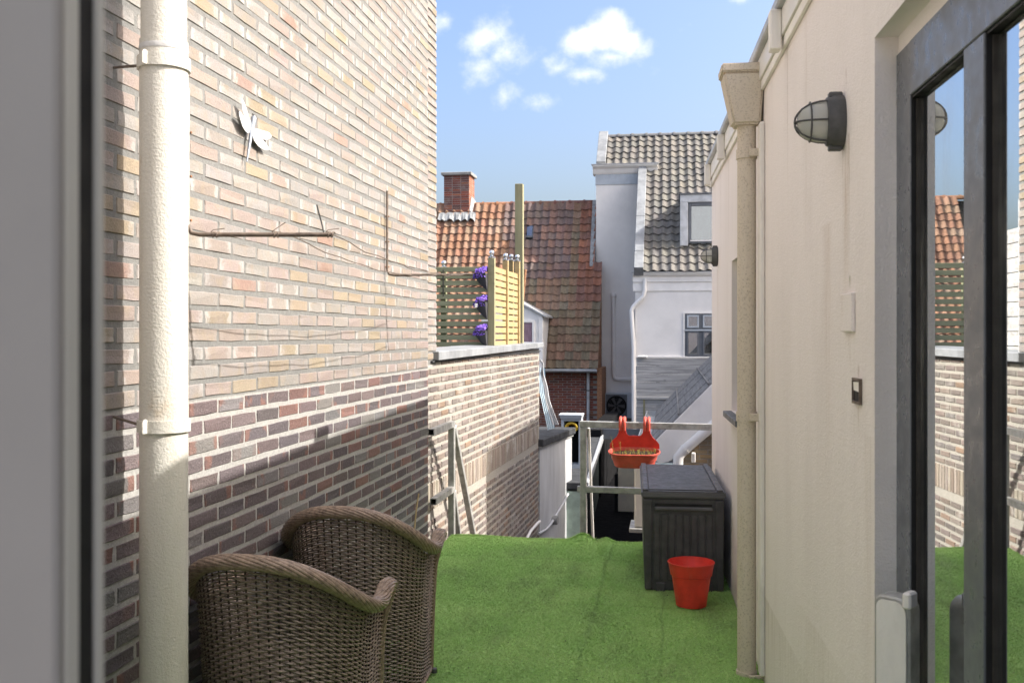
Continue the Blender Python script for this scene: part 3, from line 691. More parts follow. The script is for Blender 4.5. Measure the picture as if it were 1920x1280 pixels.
m = MB(); m.hexa([MR @ Vector((offp + x, sp + y, zh1 - .036)) for x, y in ((-.110, -.090), (.068, -.090), (.068, .090), (-.110, .090))], [MR @ Vector((offp + x, sp + y, zh1)) for x, y in ((-.113, -.092), (.068, -.092), (.068, .092), (-.113, .092))]); m.build('hopper_rim', 'pipe_speckled', hp, bevel=.006, seg=2, smooth=40)
bx('backing_board', 'stucco_light', hp, -.022, -.001, sp - .105, sp - .04, .02, zh0 + .0, M=MR, bevel=.005)
for zc in (CAMH + (CY - 290) / F * 4.28, CAMH + (CY - 780) / F * 4.28, CAMH - 645 / F * 4.28 + .02):
    cl_ = part('clamp', hp, base + Vector((0, 0, zc)))
    m = MB(); m.lathe([(rp + .0005, -.02), (rp + .005, -.02), (rp + .005, .02), (rp + .0005, .02)], 32, Matrix.Translation(base + Vector((0, 0, zc)))); m.build('band', 'pipe_speckled', cl_, smooth=40)
    bx('bracket', 'pipe_speckled', cl_, offp + .005, -.001, sp - rp - .020, sp - rp - .004, zc - .016, zc + .016, M=MR, bevel=.002)

# ================================================================== BULKHEAD LAMPS
def bulkhead(px, py, sc, label, tilt):
    s = s_at(px); z = hit(px, py, A0, inn).z
    o = MR @ Vector((0, s, z)); L = thing('bulkhead_lamp', o, label, 'lamp', 'bulkhead lamps on the rendered wall')
    Mx = Matrix.Translation(o) @ fr((0, 0, 0), NR, -ud, (0, 0, 1)) @ Matrix.Rotation(tilt, 4, 'Z')   # x out of the wall, y along, z up
    Ml = Mx @ fr((0, 0, 0), (0, 1, 0), (0, 0, 1), (1, 0, 0)) @ Matrix.Scale(sc, 4)                     # lathe axis = out of wall; lathe x along, y up
    sx, sy = .62, 1.0
    MB().lathe([(0, -.002), (.066, -.002), (.070, .004), (.070, .030), (.066, .036), (.067, .040), (.064, .046), (.052, .047), (0, .047)], 36, Ml, sx, sy).build('housing', 'dark_steel', L, smooth=40)
    MB().lathe([(.055, .046), (.054, .070), (.049, .092), (.038, .110), (.020, .120), (0, .122)], 32, Ml, sx, sy).build('glass_dome', 'lamp_glass', L, smooth=60)
    def arc(ph, n=14):
        return [Ml @ Vector((.061 * sx * math.cos(t) * math.cos(ph), .061 * sy * math.cos(t) * math.sin(ph), .046 + .082 * math.sin(t))) for t in [math.pi * i / n for i in range(n + 1)]]
    for ph in (0, R(60), R(120)): MB().tube(arc(ph), .0026 * sc, 6).build('cage_wire', 'dark_steel', L, smooth=50)
    ring = [Ml @ Vector((.053 * sx * math.cos(t), .053 * sy * math.sin(t), .088)) for t in [2 * math.pi * i / 28 for i in range(29)]]
    MB().tube(ring, .0024 * sc, 6).build('cage_ring', 'dark_steel', L, smooth=50)
    for sg in (-1, 1): MB().box(-.012, .012, sg * .070 - .008, sg * .070 + .008, .004, .040, Ml).build('lug', 'dark_steel', L, bevel=.003)
    return L, o
bulkhead(1582, 228, .98, 'round caged bulkhead lamp beside the window reveal, clear glass dome', R(0))
bulkhead(1346, 480, .86, 'small caged bulkhead lamp at the far end of the rendered wall', R(0))
# wall plates
def wplate(px0, px1, py0, py1):
    s0, s1 = s_at(px0), s_at(px1); z1 = hit((px0 + px1) / 2, py0, A0, inn).z; z0 = hit((px0 + px1) / 2, py1, A0, inn).z
    return min(s0, s1), max(s0, s1), z0, z1
a, b, c, d_ = wplate(1583, 1604, 550, 622)
tag(MB().box(-.010, -.0005, a, b, c, d_, MR).build('blank_plate', 'stucco', None, bevel=.002), 'blank painted junction plate with mossy top on the rendered wall', 'wall plate')
bkp = thing('broken_socket', MR @ Vector((0, s_at(1610), c)), 'small broken socket box with a dark hole in the rendered wall', 'socket')
a, b, c, d_ = wplate(1603, 1617, 709, 757)
bx('back_box', 'black_rubber', bkp, -.003, -.0005, a + .004, b - .004, c + .006, d_ - .006, M=MR)
for (q0, q1, z0, z1) in ((a, b, d_ - .006, d_), (a, b, c, c + .006), (a, a + .004, c + .0065, d_ - .0065), (b - .004, b, c + .0065, d_ - .0065)): bx('box_edge', 'rod_steel', bkp, -.008, -.0005, q0, q1, z0, z1, M=MR)
MB().prism([(a + .006, d_ - .008), (b - .006, d_ - .010), (b - .012, d_ - .030), (a + .012, c + .030), (a + .006, c + .010)], .0035, .0055, fr(A0, ud, (0, 0, 1), NR) ).build('plaster_shard', 'stucco_light', bkp)

# ================================================================== WALL ORNAMENT AND CLOTHES LINES
o = PXp(473, 235, WX)
dr = thing('dragonfly_ornament', o, 'white metal dragonfly ornament with blue-grey body on the brick wall', 'ornament')
XO = WX + .014
def onw(px, py, x=XO): return PXp(px, py, x)
def wing(pts, tilt):
    P3 = [onw(px, py) for px, py in pts]
    m = MB(); n = len(P3); c = P3[0]
    fr_ = [p + Vector((tilt * (p - c).length, 0, 0)) for p in P3]; bk = [p - Vector((.003, 0, 0)) for p in fr_]
    m.add(fr_ + bk, [tuple(range(n)), tuple(range(2 * n - 1, n - 1, -1))] + [(i, n + i, n + (i + 1) % n, (i + 1) % n) for i in range(n)])
    bm_ = m.build('wing', 'paint_white_wing', dr); return bm_
ZS = 120 / 1024.0
zp = lambda L: [(420 + x * ZS, 170 + y * ZS) for x, y in L]
wing(zp([(440, 560), (420, 500), (370, 400), (310, 250), (250, 150), (225, 135), (230, 190), (260, 320), (315, 460), (360, 530), (410, 600)]), .1)
wing(zp([(435, 600), (400, 560), (320, 470), (260, 400), (205, 340), (190, 350), (200, 420), (260, 570), (320, 650), (370, 680), (410, 660)]), .1)
wing(zp([(470, 600), (520, 610), (600, 640), (690, 670), (728, 720), (720, 760), (670, 785), (600, 780), (550, 740), (490, 680)]), .05)
wing(zp([(465, 640), (500, 690), (580, 760), (650, 850), (690, 920), (685, 955), (620, 945), (540, 890), (480, 800), (462, 720)]), .05)
bd = [onw(*p, XO + .006) for p in zp([(470, 400), (475, 440), (465, 520), (445, 620), (430, 700), (405, 880), (365, 1130)])]
MB().tube(bd, [.006, .011, .010, .009, .0075, .006, .003], 10).build('body', 'silver', dr, smooth=60)
MB().tube([bd[0] + Vector((0, -.006, .006)), bd[0], bd[0] + Vector((0, .006, .004))], .003, 6).build('hook', 'dark_steel', dr)

def linebracket(px, py_top, py_arm, L, label, dirn, tm='galvanised'):
    b0 = PXp(px, py_arm, WX + .014); t0 = PXp(px, py_top, WX + .014)
    B = thing('line_bracket', b0, label, 'clothes line')
    dv = Vector(dirn).normalized(); e = b0 + dv * L
    MB().tube([b0 + Vector((0, 0, .03)), t0], .0065, 10).build('wall_tube', tm, B, smooth=40)
    MB().tube([b0 + Vector((0, 0, .03)), b0 + dv * .012 + Vector((0, 0, .006)), b0 + dv * .04, e], .0075, 10).build('arm', 'rod_steel', B, smooth=40)
    for q in (.10, .40, .70):
        c = b0.lerp(t0, q); MB().tube([c + Vector((-.014, .012, 0)), c + Vector((.008, .012, 0))], .004, 6).build('screw', 'rust', B)
    return B, b0, e, dv
b1, o1, e1, dv1 = linebracket(352, 165, 440, .475, 'rusty clothes-line arm with wire hooks close to the thick cream pipe', (CS, SN, 0))
b2, o2, e2, dv2 = linebracket(726, 358, 516, .475, 'rusty clothes-line arm near the end of the tall brick wall', (CS, SN, .01), 'rod_steel')
for q, up in ((.16, .0), (.58, .02), (.95, .0)):
    c = o1 + dv1 * .475 * q
    MB().tube([c + dv1 * t + Vector((0, .0095 * math.sin(a), .0095 * math.cos(a))) for t, a in [(i * .0016, i * .8) for i in range(18)]], .0022, 6).build('wire_coil', 'rod_steel', b1)
    hv = Vector((.03, .02, .006 + up))
    MB().tube([c + Vector((0, 0, .009)), c + Vector((.006, .004, .016)), c + Vector((.006, .004, .016)) + hv], .0016, 5).build('wire_end', 'rod_steel', b1)
MB().tube([e1 - dv1 * .03, e1 - dv1 * .036 + Vector((0, 0, .03)), P(594, 384, 3.24)], .0026, 6).build('bent_wire', 'dark_steel', b1)
def wire(a, b, sag, label, wob=.004):
    n = 26; pts = []
    for i in range(n + 1):
        t = i / n; p = a.lerp(b, t); p.z -= sag * 4 * t * (1 - t); p.z += wob * math.sin(t * 31) * math.sin(t * 11); pts.append(p)
    tag(MB().tube(pts, .0021, 5).build('clothes_wire', 'rod_steel', None, smooth=60), label, 'wire')
wire(o1 + dv1 * .33, o2 + dv2 * .30, .05, 'slack rusty clothes wire tied midway along both bracket arms')
wire(e1, o2 + dv2 * .45, .045, 'slack rusty clothes wire tied to the tips of both bracket arms', .006)

# ================================================================== WICKER CHAIRS
def chair_plan(t):
    """t 0..1 from one arm front round the back to the other arm front -> unit plan point and back-ness"""
    a, b, fwd = .282, .285, .215
    Ls = fwd; Lc = math.pi * (a + b) / 2; tot = 2 * Ls + Lc; s = t * tot
    if s < Ls: return (-a + .012 * (1 - s / Ls), fwd - s), 0.
    if s > tot - Ls: q = s - (tot - Ls); return (a - .012 * q / Ls, q), 0.
    u = (s - Ls) / Lc * math.pi; return (-a * math.cos(u), -b * math.sin(u)), math.sin(u)
def rim_h(t):
    q = abs(t - .5) * 2                                # 0 back .. 1 arm tip
    if q < .80: return .765 - .205 * (0.5 - 0.5 * math.cos(math.pi * (q / .80) ** 1.15))
    k = (q - .80) / .20
    return .56 + .035 * math.sin(k * math.pi * .62) ** 2
def surf(t, v):
    """v 0 foot .. 1 under the rim"""
    (x, y), bk = chair_plan(t); h = rim_h(t) - .02; z = .025 + v * (h - .025)
    fl = .87 + .13 * (z / .76) ** 1.6; fb = .74 + .26 * (z / .76) ** 1.2
    return Vector((x * fl, y * (fb if y < 0 else (.94 + .06 * z / .76)), z))
def make_chair(loc, rz, label):
    ch = thing('wicker_armchair', (loc[0], loc[1], 0.003), label, 'chair', 'wicker armchairs by the brick wall')
    return ch
def chair_parts():
    """one set of part meshes in chair space"""
    parts = []
    NS = 40; ROWS = 78
    w = MB()
    def nrm(t, v):
        e = .004; return ((surf(min(t + e, 1), v) - surf(max(t - e, 0), v)).cross(surf(t, min(v + .02, 1)) - surf(t, max(v - .02, 0)))).normalized()
    NT_ = NS * 2
    nrmc = {}
    for i in range(NT_ + 1):
        for jv in range(9): nrmc[i, jv] = nrm(i / NT_, jv / 8)
    for r in range(ROWS):
        v = (r + .5) / ROWS
        pts = []
        for i in range(NT_ + 1):
            t = i / NT_; p = surf(t, v); n = nrmc[i, min(8, round(v * 8))]
            amp = .0060 * math.sin(math.pi * (i / 2.0 + .5)) * (1 if r % 2 else -1) * (1 if (i % 2 == 0) else 0)
            p = p + n * amp; p.z += random.uniform(-.0006, .0006); pts.append(p)
        w.tube(pts, (.0043 if v < .72 else .0037), 4, cap=False)
    parts.append(('woven_shell', w, 'wicker', True, 60))
    st = MB()
    for i in range(NS + 1): st.tube([surf(i / NS, v) for v in [k / 8 for k in range(9)]], .0032, 4, cap=False)
    parts.append(('stakes', st, 'wicker_core', True, 60))
    # rolled braided rim
    def rim_pt(t):
        (x, y), bk = chair_plan(t); fl = 1.0; return Vector((x * 1.04, y * 1.04 if y < 0 else y, rim_h(t)))
    n = 170; path = [rim_pt(i / n) for i in range(n + 1)]
    core = MB(); core.tube(path, .016, 10); parts.append(('rim_core', core, 'wicker_core', False, 60))
    br = MB(); K = 13
    length = sum((path[i + 1] - path[i]).length for i in range(n))
    for kx in range(K):
        pts = []; acc = 0
        for i, p in enumerate(path):
            if i: acc += (p - path[i - 1]).length
            t = (path[min(i + 1, n)] - path[max(i - 1, 0)]).normalized(); a = Vector((0, 0, 1)); a = (a - t * a.dot(t)).normalized(); b = t.cross(a)
            ph = 2 * math.pi * (kx / K + acc / .50); pts.append(p + (a * math.cos(ph) * .0185 + b * math.sin(ph) * .0235))
        br.tube(pts, .0060, 6)
    parts.append(('braided_rim', br, 'wicker_rim', True, 60))
    for sgn in (0, 1):
        tt = 0.0 if sgn == 0 else 1.0; top = rim_pt(tt); side = -1 if sgn == 0 else 1
        # scroll at the arm end, then the braided edge runs down to the foot
        tt_ = tt; bs_ = lambda v: surf(tt_, v) + Vector((0, .010, 0))
        pathc = [top + Vector((0, .0, .0)), top + Vector((side * .003, .020, -.004)), top + Vector((-side * .004, .026, -.03)), bs_(.80), bs_(.55), bs_(.28), bs_(0.) - Vector((0, 0, .02))]
        fine_ = []
        for i in range(len(pathc) - 1):
            for k in range(6): fine_.append(pathc[i].lerp(pathc[i + 1], k / 6))
        fine_.append(pathc[-1])
        for it in range(3): fine_ = [fine_[0]] + [(fine_[i - 1] + fine_[i] * 2 + fine_[i + 1]) / 4 for i in range(1, len(fine_) - 1)] + [fine_[-1]]
        e = MB(); nn = len(fine_)
        for kx in range(7):
            pts = []
            for i, p in enumerate(fine_):
                t = (fine_[min(i + 1, nn - 1)] - fine_[max(i - 1, 0)]).normalized(); a = Vector((1, 0, 0)); a = (a - t * a.dot(t)).normalized(); b = t.cross(a)
                rad = .030 * max(.45, 1 - i / 9.); ph = 2 * math.pi * (kx / 7 + i * .05); pts.append(p + (a * math.cos(ph) + b * math.sin(ph)) * rad * .62)
            e.tube(pts, .0072, 6)
        parts.append(('front_edge', e, 'wicker_rim', True, 60))
        ft = MB().tube([Vector((top.x * .90, .210, .002)), Vector((top.x * .90, .210, .02))], .014, 10); parts.append(('foot', ft, 'dark_steel', False, 40))
    bb = MB()
    for kx in range(5):
        pts = []
        for i in range(121):
            p = surf(i / 120, 0) + Vector((0, 0, -.004)); ph = 2 * math.pi * (kx / 5 + i * .07); o = Vector((p.x, p.y, 0)).normalized()
            pts.append(p + o * .011 * math.cos(ph) + Vector((0, 0, .011 * math.sin(ph))))
        bb.tube(pts, .0062, 5, cap=False)
    parts.append(('base_braid', bb, 'wicker_rim', True, 60))
    seat = MB()
    for r in range(38):
        y = -.225 + r * .0118; xw = (.242 if y > 0 else .242 * math.sqrt(max(.02, 1 - (y / .245) ** 2)))
        seat.tube([Vector((-xw + 2 * xw * i / 24, y, .375 + .003 * (1 if (i + r) % 2 else -1) - .012 * (1 - (2 * i / 24 - 1) ** 2))) for i in range(25)], .0055, 4, cap=False)
    parts.append(('woven_seat', seat, 'wicker', True, 60))
    fp = MB()
    for r in range(34): fp.tube([Vector((-.23 + .46 * i / 40, .213 + .004 * (1 if (i + r) % 2 else -1), .03 + r * .0102)) for i in range(41)], .0046, 4, cap=False)
    parts.append(('front_panel', fp, 'wicker', True, 60))
    return parts
random.seed(3)
CH = chair_parts(); proto = []
for (nm, mb, mat, stuff, ang) in CH:
    me = bpy.data.meshes.new(nm); me.from_pydata([tuple(p) for p in mb.v], [], mb.f); me.polygons.foreach_set('use_smooth', [True] * len(me.polygons)); me.set_sharp_from_angle(angle=R(ang)); me.materials.append(MATS[mat]); proto.append((nm, me, stuff))
for (x, y, rz, lab) in ((-1.24, 3.10, R(-3), 'brown wicker tub armchair beside the thick cream pipe, facing the railing'), (-1.255, 3.95, R(0), 'brown wicker tub armchair between the other armchair and the railing')):
    ch = thing('wicker_armchair', (x, y, .004), lab, 'chair', 'wicker armchairs by the brick wall'); ch.rotation_euler = (0, 0, rz)
    for nm, me, stuff in proto:
        o = bpy.data.objects.new(nm, me); COL.objects.link(o); o.parent = ch
        if stuff and nm in ('woven_shell', 'stakes', 'woven_seat', 'front_panel'): o['kind'] = 'stuff'

# ================================================================== STORAGE BOX
fl_ = P(1205, 1108, 5.64); fr_pt = P(1357, 1108, 5.60)
bo = Vector((fl_.x, fl_.y, 0)); bxd = (Vector((fr_pt.x, fr_pt.y, 0)) - bo); Wb = .452; bxd.normalize()
byd = Vector((ud.x, ud.y, 0)); bxd = Vector((byd.y, -byd.x, 0))
MBx = fr(bo + Vector((0, 0, .006)), bxd, byd, (0, 0, 1)); Hb, Lb = .575, 1.15
sb = thing('storage_box', bo + Vector((0, 0, .006)), 'black plastic storage chest with ribbed lid at the end of the terrace', 'storage box')
m = MB(); 
m.hexa([MBx @ Vector(p) for p in ((.012, .012, 0), (Wb - .006, .012, 0), (Wb - .006, Lb - .012, 0), (.012, Lb - .012, 0))], [MBx @ Vector(p) for p in ((0, 0, Hb - .055), (Wb, 0, Hb - .055), (Wb, Lb, Hb - .055), (0, Lb, Hb - .055))])
m.build('body', 'plastic_dark', sb, bevel=.006, seg=2, smooth=40)
m = MB().box(-.008, Wb + .008, -.012, Lb + .008, Hb - .054, Hb - .015, MBx); m.build('lid', 'plastic_lid', sb, bevel=.008, seg=2, smooth=40)
lid = sb.children[-1]
for k in range(22): bx('lid_slat', 'plastic_lid', lid, .035, Wb - .045, .03 + k * .0497, .03 + k * .0497 + .046, Hb - .0148, Hb - .0085, M=MBx, bevel=.002)
for x0 in (0.0, Wb - .040): bx('lid_edge', 'plastic_lid', lid, x0, x0 + .033, 0, Lb - .005, Hb - .0148, Hb - .004, M=MBx, bevel=.004)
def fy(z): return .012 * (1 - z / (Hb - .055))       # front leans out a little
for k in range(8):
    x = .062 + k * .0415
    m = MB(); m.hexa([MBx @ Vector(p) for p in ((x, fy(.06) - .006, .06), (x + .034, fy(.06) - .006, .06), (x + .034, fy(.06) + .01, .06), (x, fy(.06) + .01, .06))], [MBx @ Vector(p) for p in ((x, fy(.43) - .006, .43), (x + .034, fy(.43) - .006, .43), (x + .034, fy(.43) + .01, .43), (x, fy(.43) + .01, .43))]); m.build('panel_rib', 'plastic_dark', sb, bevel=.0035)
for x0, x1 in ((.004, .052), (Wb - .052, Wb - .004)):
    m = MB(); m.hexa([MBx @ Vector(p) for p in ((x0 + .01, .004, .004), (x1, .004, .004), (x1, .02, .004), (x0 + .01, .02, .004))], [MBx @ Vector(p) for p in ((x0, -.009, .512), (x1, -.009, .512), (x1, .01, .512), (x0, .01, .512))]); m.build('corner_panel', 'plastic_dark', sb, bevel=.004)
bx('handle_lip', 'plastic_lid', sb, .065, Wb - .065, -.016, .004, .452, .474, M=MBx, bevel=.006)
bx('handle_slot', 'black_rubber', sb, .068, Wb - .068, -.0045, .003, .4745, .490, M=MBx)
for x in (.075, Wb - .115): bx('foot_block', 'plastic_dark', sb, x, x + .05, .001, .03, -.004, .045, M=MBx, bevel=.004)
bx('wheel_cover', 'plastic_dark', sb, .16, .29, .002, .02, .012, .05, M=MBx, bevel=.006)

# ================================================================== RED POT
pp = P(1296, 1136, 5.33); fp_ = thing('flower_pot', (pp.x, pp.y, .004), 'empty red plastic flower pot on the turf by the storage chest', 'flower pot')
MB().lathe([(0, .001), (.076, .001), (.080, .004), (.103, .163), (.109, .166), (.1215, .232), (.1225, .2355), (.1195, .2355), (.106, .172), (.0995, .165), (.0785, .030), (0, .028)], 48, Matrix.Translation((pp.x, pp.y, .004))).build('pot_wall', 'red_plastic', fp_, smooth=35)
MB().lathe([(.1226, .2345), (.1245, .232), (.1225, .226)], 48, Matrix.Translation((pp.x, pp.y, .004))).build('rim', 'red_plastic', fp_, smooth=60)
MB().lathe([(0, .034), (.074, .034)], 32, Matrix.Translation((pp.x, pp.y, .004))).build('pot_base', 'red_faded', fp_)

# ================================================================== RAILINGS
ZR1, ZR0 = CAMH - .653, CAMH - 1.13
def sq(name, a, b, w, par, mat='galvanised'):
    a, b = Vector(a), Vector(b); t = (b - a).normalized(); u = Vector((0, 0, 1)) if abs(t.z) < .9 else Vector((1, 0, 0)); u = (u - t * u.dot(t)).normalized(); s = t.cross(u)
    m = MB(); m.box(-w / 2, w / 2, -w / 2, w / 2, 0, (b - a).length, fr(a, s, u, t)); return m.build(name, mat, par, bevel=.003)
YR = 7.36; xp = PYp(1094, CY, YR).x
rr_ = thing('end_railing', (xp, YR, -.6), 'weathered galvanised railing across the end of the terrace, with hanging planter', 'railing')
sq('post', (xp, YR, -1.2), (xp, YR, ZR1 - .025), .046, rr_)
sq('rail', (xp - .026, YR, ZR1), (.62, YR, ZR1 - .012), .046, rr_); sq('rail', (xp - .045, YR - .001, ZR0), (.62, YR, ZR0 - .01), .044, rr_)
sq('brace', (xp + .036, YR + .03, ZR1 - .03), (xp + .03, YR + .72, -.6), .018, rr_, 'white_paint'); sq('brace', (xp + .01, YR + .05, ZR1 - .03), (xp - .015, YR + .45, -.6), .014, rr_, 'white_paint')
XL = -1.603
lr = thing('side_railing', (XL, 7.2, -.6), 'short galvanised railing stub with two open tube ends beside the sunlit wall', 'railing')
YP = PXp(847, CY, XL).y
sq('post', (XL, YP, -.9), (XL, YP, ZR1 - .023), .046, lr)
def hollow(name, a, b, w, par):
    a, b = Vector(a), Vector(b); t = (b - a).normalized(); u = Vector((0, 0, 1)); s = t.cross(u); L = (b - a).length; M = fr(a, s, u, t); h = w / 2; q = h - .004
    m = MB(); vs = [(sx * k, sy * k, z) for z in (0, L) for k in (h, q) for sx, sy in ((-1, -1), (1, -1), (1, 1), (-1, 1))]
    f = []
    for i in range(4):
        j = (i + 1) % 4; f += [(i, j, 8 + j, 8 + i), (4 + j, 4 + i, 12 + i, 12 + j), (j, i, 4 + i, 4 + j)]
    f.append((8, 9, 10, 11)); m.add(vs, f, M); return m.build(name, 'galvanised', par)
hollow('rail', (XL, PXp(808, CY, XL).y, ZR1), (XL, YP + .023, ZR1), .044, lr); hollow('rail', (XL, PXp(812, CY, XL).y, ZR0), (XL, YP - .0235, ZR0), .044, lr)
sq('brace', (XL + .004, YP + .03, ZR1 - .02), (XL + .02, YP + .86, -.35), .042, lr); sq('brace', (XL + .004, YP + .03, ZR0 - .02), (XL + .02, YP + .42, -.6), .038, lr)
# wall rope/cable stub near the tube ends
tag(MB().tube([PXp(785, 925, WX + .012), PXp(780, 960, WX + .014), PXp(776, 1005, WX + .012)], .005, 6).build('bamboo_cane', 'wood_yellow', None, smooth=40), 'thin bamboo cane leaning on the brick wall behind the armchairs', 'cane')

# hanging planter
pcx = PYp(1190, CY, YR).x
PO = Vector((pcx, YR - .025, ZR1 + .023)); pl = thing('hanging_planter', PO - Vector((0, 0, .27)), 'faded red balcony planter with dry plants hooked over the railing', 'planter')
MP = Matrix.Translation(PO) @ Matrix.Rotation(R(11), 4, 'X')
def stad(w, d, n=12):
    r = d / 2; c = w / 2 - r; return [(c + r * math.cos(t), r * math.sin(t)) for t in [-math.pi / 2 + math.pi * i / n for i in range(n + 1)]] + [(-c + r * math.cos(t), r * math.sin(t)) for t in [math.pi / 2 + math.pi * i / n for i in range(n + 1)]]
def loft(levels, M, close_bottom=True):
    m = MB(); vs = []; n = None
    for (w, d, yc, z) in levels: s_ = stad(w, d); n = len(s_); vs += [(x, y + yc, z) for x, y in s_]
    fs = [(i * n + k, i * n + (k + 1) % n, (i + 1) * n + (k + 1) % n, (i + 1) * n + k) for i in range(len(levels) - 1) for k in range(n)]
    if close_bottom: fs.append(tuple(range(n - 1, -1, -1)))
    m.add(vs, fs, M); return m
Z0 = -.195
loft([(.270, .120, -.115, Z0 - .100), (.285, .130, -.115, Z0 - .095), (.335, .165, -.115, Z0 - .008), (.372, .190, -.115, Z0), (.374, .192, -.115, Z0 + .010), (.362, .180, -.115, Z0 + .012), (.345, .165, -.115, Z0), (.320, .150, -.115, Z0 - .05), (.01, .005, -.115, Z0 - .055)], MP).build('trough', 'red_faded', pl, smooth=35)
loft([(.335, .156, -.115, Z0 - .022), (.33, .15, -.115, Z0 - .012), (.16, .06, -.115, Z0 - .004), (.01, .004, -.115, Z0)], MP).build('soil', 'soil', pl, smooth=60)
bp = [(-.180, Z0 - .0), (-.178, Z0 + .035), (-.160, Z0 + .06), (-.130, Z0 + .088), (-.115, Z0 + .118), (-.112, Z0 + .158), (-.064, Z0 + .158), (-.058, Z0 + .115), (-.042, Z0 + .098), (.042, Z0 + .098), (.058, Z0 + .115), (.064, Z0 + .158), (.112, Z0 + .158), (.115, Z0 + .118), (.130, Z0 + .088), (.160, Z0 + .06), (.178, Z0 + .035), (.180, Z0)]
MB().prism(bp, .018, .024, MP @ fr((0, 0, 0), (1, 0, 0), (0, 0, 1), (0, -1, 0))).build('back_plate', 'red_plastic', pl, bevel=.002)
for xc in (-.088, .088):
    for dx in (-.0135, .0135):
        pts = [(xc + dx, -.021, Z0 + .135), (xc + dx, -.021, -.012), (xc + dx, -.012, .012), (xc + dx, .012, .017), (xc + dx, .046, .017), (xc + dx, .062, .006), (xc + dx, .064, -.03)]
        MB().tube(pts, .0118, 10, MP).build('hook', 'red_faded', pl, smooth=50)
rp_ = random.Random(5); m = MB()
for k in range(110):
    x = rp_.uniform(-.15, .15); y = -.115 + rp_.uniform(-.06, .06); h = rp_.uniform(.01, .035) if rp_.random() < .93 else rp_.uniform(.06, .13); a = rp_.uniform(0, 6.28); q = rp_.uniform(.1, .4) * h
    p0 = Vector((x, y, Z0 - .012)); p1 = p0 + Vector((q * math.cos(a), q * math.sin(a), h)); m.tube([p0, p0.lerp(p1, .5) + Vector((.002, 0, 0)), p1], .0009, 3, MP, cap=False)
    for j in range(3):
        c = p0.lerp(p1, rp_.uniform(.4, 1.)); w = rp_.uniform(.002, .0055); b = rp_.uniform(0, 6.28); m.add([c + Vector((w * math.cos(b), w * math.sin(b), 0)), c + Vector((-w * math.sin(b), w * math.cos(b), w * .7)), c + Vector((-w * math.cos(b), -w * math.sin(b), w))], [(0, 1, 2)], MP)
tag(m.build('dry_plants', 'dry_plant', pl), kind='stuff')

# ================================================================== WOODEN SCREEN ON THE NEIGHBOUR'S ROOF TERRACE
FC = Vector((-1.754, 9.70, 0)); FZ = 1.36
fn = thing('wooden_screen', (FC.x, FC.y, 1.1), 'new wooden slatted privacy screen with ball finials on the neighbouring roof', 'fence')
def fz(py, d): return CAMH + (CY - py) / F * d
def finial(p, r=.026, par=fn):
    q = part('finial', par, p)
    MB().lathe([(0, 0), (.034, 0), (.036, .012), (.018, .018), (.014, .026), (.020, .030), (r, .030 + r), (r * .8, .03 + r * 1.6), (0, .03 + r * 2)], 16, Matrix.Translation(p)).build('ball', 'chrome', q, smooth=50)
def post(x, y, z0, z1, w, mat, fin=True):
    bx('post', mat, fn, x - w / 2, x + w / 2, y - w / 2, y + w / 2, z0, z1, bevel=.003)
    if fin: finial(Vector((x, y, z1)))
def onside(px):
    q = (px - CX) / F; kk = (q * CS - SN) / (q * SN + CS); y = (FC.x - .0318 * FC.y) / (kk - .0318); return FC.x + .0318 * (y - FC.y), y
hT = fz(484, 9.85)
post(FC.x, FC.y, 1.10, hT, .066, 'wood_post')
xb, yb = onside(948); xc_, yc_ = onside(970)
post(xb, yb, 1.10, fz(489, 10.55), .058, 'wood_yellow'); post(xc_, yc_, 1.10, fz(491, 11.25), .058, 'wood_yellow')
xt, yt = xc_ - .01, yc_ + .22
bx('tall_post', 'wood_post', fn, xt - .045, xt + .045, yt - .045, yt + .045, 1.1, fz(345, 11.4), bevel=.003)
post(xt - .11, yt + .10, 1.10, fz(489, 11.5), .05, 'wood_yellow'); x_l = PYp(833, CY, 9.78).x; post(x_l, 9.76, 1.1, fz(502, 9.9), .055, 'wood_olive')
for k in range(12):
    z = 1.325 + k * .0672
    bx('slat', 'wood_olive', fn, -3.3, FC.x - .034, FC.y - .010, FC.y + .010, z, z + .047, bevel=.002)
    for (y0, y1) in ((FC.y + .034, yb - .030), (yb + .030, yc_ - .030)):
        a_ = Vector((FC.x + .0318 * (y0 - FC.y), y0, 0)); b_ = Vector((FC.x + .0318 * (y1 - FC.y), y1, 0))
        m = MB(); w_ = .009; zz_ = z + .003
        m.hexa([a_ + Vector((-w_, 0, zz_)), a_ + Vector((w_, 0, zz_)), b_ + Vector((w_, 0, zz_)), b_ + Vector((-w_, 0, zz_))], [a_ + Vector((-w_, 0, zz_ + .052)), a_ + Vector((w_, 0, zz_ + .052)), b_ + Vector((w_, 0, zz_ + .052)), b_ + Vector((-w_, 0, zz_ + .052))]); m.build('slat', 'wood_yellow', fn, bevel=.0015)
MB().tube([Vector((PYp(831, 500, 9.66).x, 9.66, fz(505, 9.8))), Vector((PYp(831, 500, 9.66).x, 9.66, fz(555, 9.8)))], .006, 6).build('chain', 'black_rubber', fn)
rf_ = random.Random(9)
